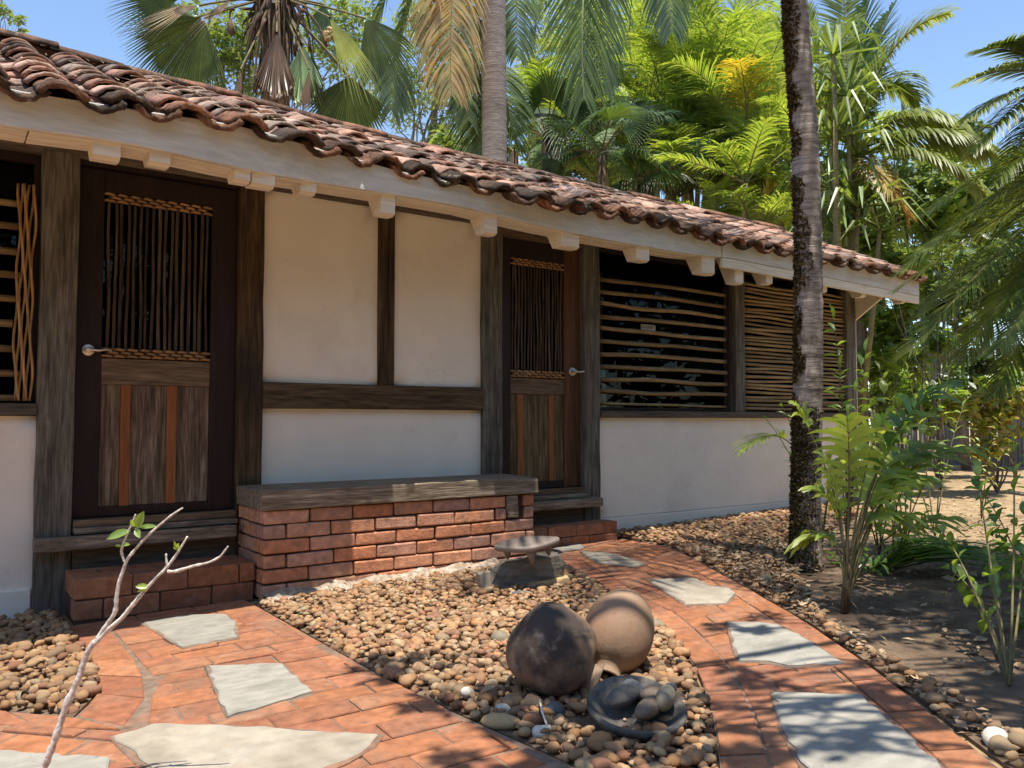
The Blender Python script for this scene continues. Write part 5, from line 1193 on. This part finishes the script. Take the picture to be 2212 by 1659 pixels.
# --- near palm whose dark fine fronds droop in from the right edge
nb = og(2330, 1180); NP = thing('palm_tree', 'near palm with dark fine drooping fronds reaching in from the right edge', 'palm tree', nb)
nc = pp(2420, 300, 4.8); part('trunk', MB().tube([nb, nc], .09, 10), M['bark'], NP, True)
for (m_, t_, L, dr, dp) in (((2230, 480), (2010, 770), .34, .25, 4.6), ((2200, 380), (1990, 600), .32, .3, 4.9), ((2260, 520), (2120, 800), .30, .5, 4.5), ((2220, 300), (2050, 470), .32, .35, 5.1), ((2300, 600), (2195, 860), .28, .6, 4.4), ((2240, 430), (2030, 690), .30, .4, 5.2), ((2280, 330), (2130, 480), .30, .5, 5.3), ((2300, 480), (2180, 700), .3, .5, 4.9), ((2230, 400), (2020, 560), .3, .35, 5.5), ((2280, 560), (2080, 800), .3, .45, 5.4), ((2210, 450), (1975, 640), .28, .35, 5.8), ((2320, 560), (2205, 760), .3, .6, 4.3)):
    F_(NP, nc, pp(m_[0] - 30, m_[1], dp), pp(t_[0] - 45, t_[1] - 10, dp - .1), L, 'l_near', n=105, w=.0105, droop=dr * .45, start=.25, rad=.010, fwd=.8, vee=.1)

# --- background trees
tree('pale feathery tree seen through the fan palm, upper left', gp(470, 300, 24), pp(480, 120, 24), .16, [dv(450, 120, 24, 1.1), dv(520, 60, 24, 1.0), dv(480, 170, 24, 1.0), dv(560, 150, 24, .9), dv(430, 60, 24, .7), dv(690, 100, 24, 1.1), dv(760, 60, 24, 1.0)], 5600, .20, M['l_tree'], asp=.42)
tree('slender pale eucalyptus with thin trunk left of the royal palm', gp(942, 330, 22), pp(948, 150, 22), .17, [dv(900, 120, 22, 1.2), dv(960, 60, 22, 1.1), dv(900, 220, 22, 1.0), dv(975, 210, 22, .6), dv(850, 200, 22, .9), dv(960, 290, 22, .6)], 4800, .19, M['l_euc'], asp=.28)
tree('tall pale eucalyptus with bare branches right of the royal palm', gp(1170, 330, 23), pp(1150, 60, 23), .15, [dv(1190, 120, 23, 1.0), dv(1160, 180, 23, .8), dv(1230, 60, 23, 1.2), dv(1300, 30, 23, 1.2), dv(1205, 230, 23, .7), dv(1150, 20, 23, .5)], 4800, .19, M['l_euc'], asp=.28)
tree('wispy pale tree top right of centre against the sky', gp(1600, 330, 25), pp(1580, 120, 25), .14, [dv(1530, 30, 25, .9), dv(1600, 100, 25, 1.0), dv(1660, 60, 25, .9), dv(1560, 130, 25, .9), dv(1680, 140, 25, .7), dv(1490, 90, 25, .7)], 3000, .17, M['l_euc'], asp=.3)
tree('bare twigged tree with seed heads behind the coconut fronds', gp(1960, 330, 22), pp(1950, 200, 22), .12, [dv(1960, 200, 22, .6), dv(1930, 250, 22, .5)], 260, .14, M['l_euc'], asp=.3)
tree('tiny leafy branch tip at the upper left corner', gp(-40, 300, 20), pp(-30, 30, 20), .12, [dv(15, 35, 20, .35), dv(35, 50, 20, .22), dv(-30, 20, 20, .5)], 500, .12, M['l_tree'], asp=.5)
random.seed(50); np.random.seed(50)
fill = [(1230, 330, 17, 160, 'l_tree', 'green tree mass behind the low fan palms'), (1420, 260, 19, 150, 'l_euc', 'pale green tree behind the areca clumps, left'), (1600, 290, 18, 150, 'l_tree', 'green tree behind the areca clumps, right'),
        (1780, 400, 17, 130, 'l_euc', 'pale tree just behind the mossy trunk'), (1960, 420, 17, 120, 'l_tree', 'rounded green tree under the coconut fronds'), (2120, 430, 16, 150, 'l_tree', 'green tree at the right behind the near palm'),
        (2060, 300, 20, 70, 'l_tree', 'small bright tree crown between coconut and edge palm'), (1900, 560, 15, 120, 'l_tree', 'leafy tree beyond the gable end'), (2080, 620, 14, 140, 'l_tree', 'tree in the shade right of the gable'), (2230, 560, 14, 120, 'l_hedge', 'dark tree cut by the right edge'), (1000, 340, 16, 80, 'l_tree', 'green bush mass left of the royal palm foot')]
for (x, y, dep, rpx, mt, lab) in fill:
    r = rpx / FPX * dep; bl = [dv(x + ru(-.7, .7) * rpx, y + ru(-.4, .5) * rpx, dep + ru(-.6, .6), r * ru(.4, .6)) for _ in range(6)]
    tree(lab, gp(x, 700, dep), pp(x, y, dep), .08, bl, 3800, .17, M[mt], asp=.5)
# --- shrubs beyond the gable
shrub('broad leaved green shrub under the gable overhang', 1915, 720, 10.5, 75, M['l_shrub'], 1500, .15, extra=((1960, 680, 50), (1880, 790, 55), (2000, 760, 60)))
shrub('leafy hedge plant low behind the gable end, in front of the fence', 1960, 850, 11.5, 60, M['l_shrub'], 1500, .13, extra=((1890, 860, 45), (2030, 870, 50), (1920, 800, 50), (2060, 830, 45)))
shrub('big leaved shrub rising over the roof end, right', 2020, 480, 9.9, 50, M['l_shrub'], 900, .17, extra=((1950, 560, 40), (2070, 440, 40), (1890, 540, 40)))
shrub('yellow and red croton bush by the far fence', 2150, 900, 9.5, 70, M['l_croton'], 1500, .11, name='croton_bush', cat='bush', extra=((2090, 880, 50), (2200, 870, 50), (2130, 960, 45)))
shrub('dark bush in front of the grey fence', 2120, 800, 12, 60, M['l_hedge'], 1200, .14, extra=((2200, 800, 50), (2040, 830, 50), (2000, 900, 40)))
shrub('low green plants in front of the fence foot', 2190, 820, 11, 35, M['l_shrub'], 700, .10, extra=((2150, 830, 25),))
# --- far grey fence of corrugated sheets
FN = thing('fence', 'grey corrugated sheet fence far right behind the bushes', 'fence', gp(2150, 850, 15)); A0 = gp(1880, 850, 16.5); B0 = gp(2420, 850, 13.5)
for i in range(9):
    a_, b_ = A0.lerp(B0, i / 9), A0.lerp(B0, (i + 1) / 9 - .004); vs = []; fs = []; K = 24; nn = (b_ - a_).cross(Vector((0, 0, 1))).normalized()
    for k in range(K + 1):
        q = a_.lerp(b_, k / K) + nn * (.018 * math.sin(k * math.pi / 1.5)); vs += [q, q + Vector((0, 0, 2.15))]
    fs = [(2 * k, 2 * k + 2, 2 * k + 3, 2 * k + 1) for k in range(K)]
    link('sheet', mesh('sheet', [v[:] for v in vs], fs, M['fence']), FN)

# --- near plants right of the path, leaf by leaf
LEAFN = {}
def leafmesh(kind, mt):
    if (kind, mt) not in LEAFN:
        l, w_, fo, dr = {'broad': (1, .52, .18, .18), 'long': (1, .26, .25, .22), 'strap': (1, .13, .3, .30)}[kind]
        v, f = leafpts((0, 0, 0), (1, 0, .15), Vector((0, 0, 1)), l, w_, fo, dr); LEAFN[(kind, mt)] = mesh('leaf', [q[:] for q in v], f, M[mt], True)
    return LEAFN[(kind, mt)]
def leaf(T, p, d, l, kind='broad', mt='l_shrub', roll=None):
    d = Vector(d).normalized(); q = d.to_track_quat('X', 'Z').to_matrix().to_4x4() @ Matrix.Rotation(roll if roll is not None else ru(-.6, .6), 4, 'X')
    return link('leaf', leafmesh(kind, mt), T, p, q, l)
def leafy(label, base, tips, dep, lsize, mt, per=9, kind='broad', cat='shrub', name='leafy_plant', r=.006, group=None, nst=None):
    """stems from one base with paired leaves along their upper part"""
    B = base if isinstance(base, Vector) else og(*base); T = thing(name, label, cat, B, group)
    for (x, y) in tips:
        e = at(x, y, dep + ru(-.25, .25)); m_ = B.lerp(e, .55) + Vector((ru(-.05, .05), ru(-.05, .05), .12 * (e - B).length)); pts = bez(B, m_, e, 12)
        part('stem', MB().tube(pts, [r * (1 - .7 * i / 12) for i in range(13)], 5), M['stem'], T, True)
        for k in range(per):
            u = .35 + .65 * (k + rnd() * .4) / per; i = min(11, int(u * 12)); p = pts[i].lerp(pts[i + 1], u * 12 - i); t_ = (pts[i + 1] - pts[i]).normalized()
            for sg in (-1, 1):
                a_ = ru(0, 6.28) if k % 2 else ru(-.5, .5); s_ = t_.cross(Vector((math.cos(a_), math.sin(a_), .2))).normalized() * sg
                leaf(T, p, s_ + t_ * ru(.2, .8) + Vector((0, 0, ru(-.3, .2))), lsize * ru(.65, 1.15) * (1.05 - .35 * u), kind, mt)
        leaf(T, e, (pts[-1] - pts[-2]), lsize * .8, kind, mt)
    return T
leafy('thin shrub with pointed leaves climbing beside the window, right of the mossy trunk', (1830, 1180), [(1800, 690), (1815, 800), (1850, 850), (1870, 760), (1830, 900)], 6.0, .16, 'l_shrub', 8, 'long')
leafy('bright broad leaved shrub in the sun behind the young palm', (1960, 1200), [(1860, 790), (1940, 880), (1990, 940), (1870, 930), (1910, 850)], 5.8, .15, 'l_shrub', 6)
leafy('leggy shrub with large green leaves in front of the tan lawn', (2180, 1480), [(2010, 1120), (2110, 1010), (2185, 930), (2130, 1190), (2050, 1230), (2215, 1100)], 4.0, .095, 'l_shrub', 6)
leafy('dark leaved shrub at the right edge over the shaded lawn', (2260, 1420), [(2150, 1130), (2200, 1190), (2230, 980), (2120, 1060), (2190, 1330)], 3.8, .10, 'l_shrubd', 7)
leafy('small leafy shrub tip in front of the white wall, left of the mossy trunk', (1780, 1150), [(1655, 905), (1690, 880)], 5.6, .10, 'l_shrub', 5, 'long')
leafy('sparse red stemmed bush in front of the croton', (2120, 1120), [(2100, 920), (2160, 900), (2190, 950)], 6.5, .08, 'l_croton', 7, 'long')
leafy('low leafy sprig at the foot of the mossy trunk', (1850, 1250), [(1800, 1205), (1870, 1190), (1905, 1215)], 4.5, .11, 'l_shrubd', 3)
# young palm in the bed right of the right path
yb = og(1825, 1322); YP = thing('young_palm', 'young yellow green palm with arching strap leaflets, right of the right path', 'palm', yb); dY = 4.1
for i, (m_, t_, L, w_, mt) in enumerate((((1845, 1090), (1722, 882), .17, .020, 'l_young'), ((1830, 1120), (1745, 1170), .20, .026, 'l_young'), ((1860, 1030), (1990, 1040), .22, .026, 'l_young'), ((1850, 1060), (1950, 1130), .20, .026, 'l_young'),
        ((1855, 1000), (1910, 900), .20, .026, 'l_young'), ((1850, 980), (2010, 890), .23, .028, 'l_shrub'), ((1880, 980), (2090, 970), .24, .026, 'l_shrub'), ((1830, 1080), (1780, 990), .19, .022, 'l_young'), ((1870, 1120), (2060, 1120), .20, .024, 'l_young'), ((1880, 900), (2050, 830), .24, .026, 'l_shrubd'),
        ((1840, 1030), (1830, 900), .19, .024, 'l_young'), ((1835, 1080), (1760, 1060), .18, .024, 'l_young'), ((1865, 1060), (1930, 980), .2, .026, 'l_young'), ((1900, 1020), (2000, 960), .2, .026, 'l_shrub'))):
    F_(YP, yb, pp(*m_, dY), pp(*t_, dY + ru(-.2, .3)), L, mt, n=11 if i else 9, w=w_ * 1.25, droop=.85, start=.55 if i else .9, rad=.008, vee=.4, jitter=.3, fwd=.85)
part('dry_sheath', MB().tube([yb, yb + Vector((.01, 0, .12)), pp(1838, 1180, dY)], [.022, .02, .010], 7), M['darkfiber'], YP, True)
random.seed(77)
leafy('yellow green broad leaved plant low behind the young palm', (1900, 1200), [(1850, 960), (1900, 940), (1950, 1010), (1890, 1020), (1830, 1010)], 5.0, .16, 'l_young', 5)
leafy('bushy broad leaved plant low right of the young palm', (1930, 1225), [(1900, 1010), (1950, 1060), (2000, 1040), (1880, 1080), (1990, 1120)], 4.8, .12, 'l_shrub', 5)
leafy('tall leafy shrub with yellow tipped leaves under the near palm frond', (2020, 1160), [(1960, 800), (2030, 840), (2080, 880), (1900, 800)], 6.6, .13, 'l_shrub', 7, 'long')
# frond left of the trunk in front of the white wall
lb = og(1775, 1185); LP = thing('young_palm', 'small palm behind the mossy trunk whose yellow green frond points left over the white wall', 'palm', lb)
F_(LP, lb, pp(1740, 850, 5.7), pp(1600, 975, 5.5), .21, 'l_young', n=15, w=.026, droop=.35, start=.62, rad=.009, fwd=1.2, jitter=.2)
F_(LP, lb, pp(1800, 880, 5.7), pp(1900, 960, 5.6), .25, 'l_young', n=14, w=.03, droop=.5, start=.5, rad=.009)
# fallen strap leaf clump at the right
cbp = og(1890, 1235); CLP = thing('strap_plant', 'clump of long dark green strap leaves flopping right over the shaded lawn', 'plant', cbp)
for k in range(34):
    a_ = ru(-.9, .35); l = ru(.5, 1.05); d = Vector((VR.x * math.cos(a_) - VF.x * math.sin(a_) * -1, VR.y * math.cos(a_) + VF.y * math.sin(a_), 0)).normalized(); p = cbp + Vector((ru(-.08, .08), ru(-.08, .08), 0))
    g = Geo(); pts = bez(p, p + d * l * .5 + Vector((0, 0, ru(.15, .42))), p + d * l + Vector((0, 0, ru(.02, .08))), 9); s_ = d.cross(Vector((0, 0, 1))).normalized(); V_ = []
    for i, q in enumerate(pts): w_ = .016 * math.sin(math.pi * (.12 + .85 * i / 9)); V_ += [q - s_ * w_ + Vector((0, 0, w_ * .5)), q, q + s_ * w_ + Vector((0, 0, w_ * .5))]
    g.add([v[:] for v in V_], [f for i in range(9) for f in ((3 * i, 3 * i + 1, 3 * i + 4, 3 * i + 3), (3 * i + 1, 3 * i + 2, 3 * i + 5, 3 * i + 4))], 0)
    link('leaf', g.mesh('leaf', [M['l_shrubd']]), CLP)
# --- bare sapling in the left foreground
dT = 2.27; tb = og(72, 1722); TW = thing('sapling', 'thin grey twiggy sapling with a few green leaves, in the left foreground', 'plant', tb)
def tw(pl, r0, r1):
    pts = catm([at(x, y, dT) for x, y in pl], 5); n_ = len(pts); return MB().tube(pts, [(r0 + (r1 - r0) * i / (n_ - 1)) * (ru(.9, 1.08) if rnd() < .8 else ru(1.15, 1.35)) for i in range(n_)], 9)
part('branch', tw([(60, 1760), (95, 1659), (120, 1595), (145, 1520), (170, 1465), (188, 1412), (205, 1385)], .0098, .0076), M['twig'], TW, True)
part('branch', tw([(195, 1402), (225, 1358), (248, 1323), (252, 1290), (257, 1259), (266, 1233), (275, 1209), (283, 1198), (305, 1172), (328, 1149), (350, 1130), (372, 1112), (395, 1097)], .0064, .0023), M['twig'], TW, True)
part('branch', tw([(203, 1392), (232, 1362), (263, 1335), (288, 1305), (310, 1279), (338, 1248), (360, 1226), (385, 1192), (405, 1159)], .0070, .0028), M['twig'], TW, True)
part('branch', tw([(362, 1234), (380, 1234), (417, 1223), (448, 1216), (473, 1204), (484, 1192), (493, 1180)], .0044, .0024), M['twig'], TW, True)
part('branch', tw([(270, 1214), (264, 1198), (263, 1186), (272, 1160), (285, 1132), (293, 1111)], .0042, .0022), M['twig'], TW, True)
part('branch', tw([(361, 1222), (359, 1205), (359, 1196)], .0035, .002), M['twig'], TW, True)
def dleaf(x0, y0, x1, y1, wf=.4, f=0, mt='l_shrub'):
    a_, b_ = at(x0, y0, dT), at(x1, y1, dT - .012); d = b_ - a_; v, fc_ = leafpts(a_, d, (-VF + VU * .6 + VR * f).normalized(), d.length, d.length * wf, .25, .03); link('leaf', mesh('leaf', [q[:] for q in v], fc_, M['l_young' if mt is None else mt], True), TW)
for q in ((283, 1146, 229, 1163, .38, 0), (295, 1141, 311, 1103, .45, .3), (293, 1141, 303, 1162, .55, 0), (300, 1139, 340, 1135, .25, -.4), (290, 1138, 283, 1122, .5, 0), (262, 1180, 248, 1178, .5, 0), (264, 1176, 281, 1176, .4, 0), (385, 1187, 373, 1182, .4, 0), (383, 1190, 386, 1172, .4, .2), (383, 1188, 376, 1168, .3, .1), (322, 1268, 292, 1266, .5, 0), (320, 1270, 296, 1278, .4, 0)): dleaf(*q)
# --- ground litter, weeds and dry grass
random.seed(9); vs = []; fs = []
def litter(n, region, l0, l1):
    for _ in range(n):
        for _t in range(30):
            x, y = ru(*region[0]), ru(*region[1])
            if region[2](x, y): break
        else: continue
        a_ = ru(0, 6.28); l = ru(l0, l1); d = Vector((math.cos(a_), math.sin(a_), ru(-.1, .25))) * l; s_ = Vector((-math.sin(a_), math.cos(a_), ru(-.5, .5))) * l * ru(.08, .3); p = Vector((x, y, gz(x) + ru(.0, .02))); b_ = len(vs)
        vs.extend([p, p + d * .5 + s_ + Vector((0, 0, .008)), p + d, p + d * .5 - s_]); fs.append((b_, b_ + 1, b_ + 2, b_ + 3))
litter(2600, ((3.0, 9), (-6, .5), lambda x, y: y < -2.2 + 1.3 * (x - 3.9) * .5 or x > 7), .02, .09)
litter(700, ((4.4, 7.4), (-1.9, 0), lambda x, y: True), .02, .06)
litter(1800, ((2.6, 5.2), (-4.0, -1.0), lambda x, y: inside((x, y), BEDS[2][0])), .015, .06)
litter(160, ((1.5, 3.4), (-3.4, -.5), lambda x, y: inside((x, y), BEDS[0][0])), .015, .05)
vs = [v + Vector((0, 0, .03)) if v.x < 6 and v.y > -2.6 else v for v in vs]
LI = link('fallen_leaves', mesh('fallen_leaves', [v[:] for v in vs], fs, M['litter']), kind='stuff'); tag(LI, 'dry brown leaves and bits scattered over the lawn and right pebble bed', 'leaf litter')
vs = []; fs = []
for _ in range(9000):
    x, y = ru(2.4, 12), ru(-6.5, 1.5)
    if y > -1.9 - .75 * (5.0 - x) and x < 5.2: continue
    if x < 7.7 and y > -1.4: continue
    if math.sin(x * 2.1) + math.sin(y * 3.3 + x) + ru(-.9, .9) < .35: continue
    h = ru(.012, .04); a_ = ru(0, 6.28); b_ = len(vs); g_ = gz(x) - .012; vs += [(x, y, g_), (x + .006 * math.cos(a_ + 1.6), y + .006 * math.sin(a_ + 1.6), g_), (x + h * .8 * math.cos(a_), y + h * .8 * math.sin(a_), g_ + h)]; fs.append((b_, b_ + 1, b_ + 2))
GR = link('grass', mesh('grass', vs, fs, leafm('dry grass blade', (.20, .17, .06), (.13, .16, .04), tr=.3)), kind='stuff'); tag(GR, 'short sparse dry grass blades on the shaded lawn', 'grass')
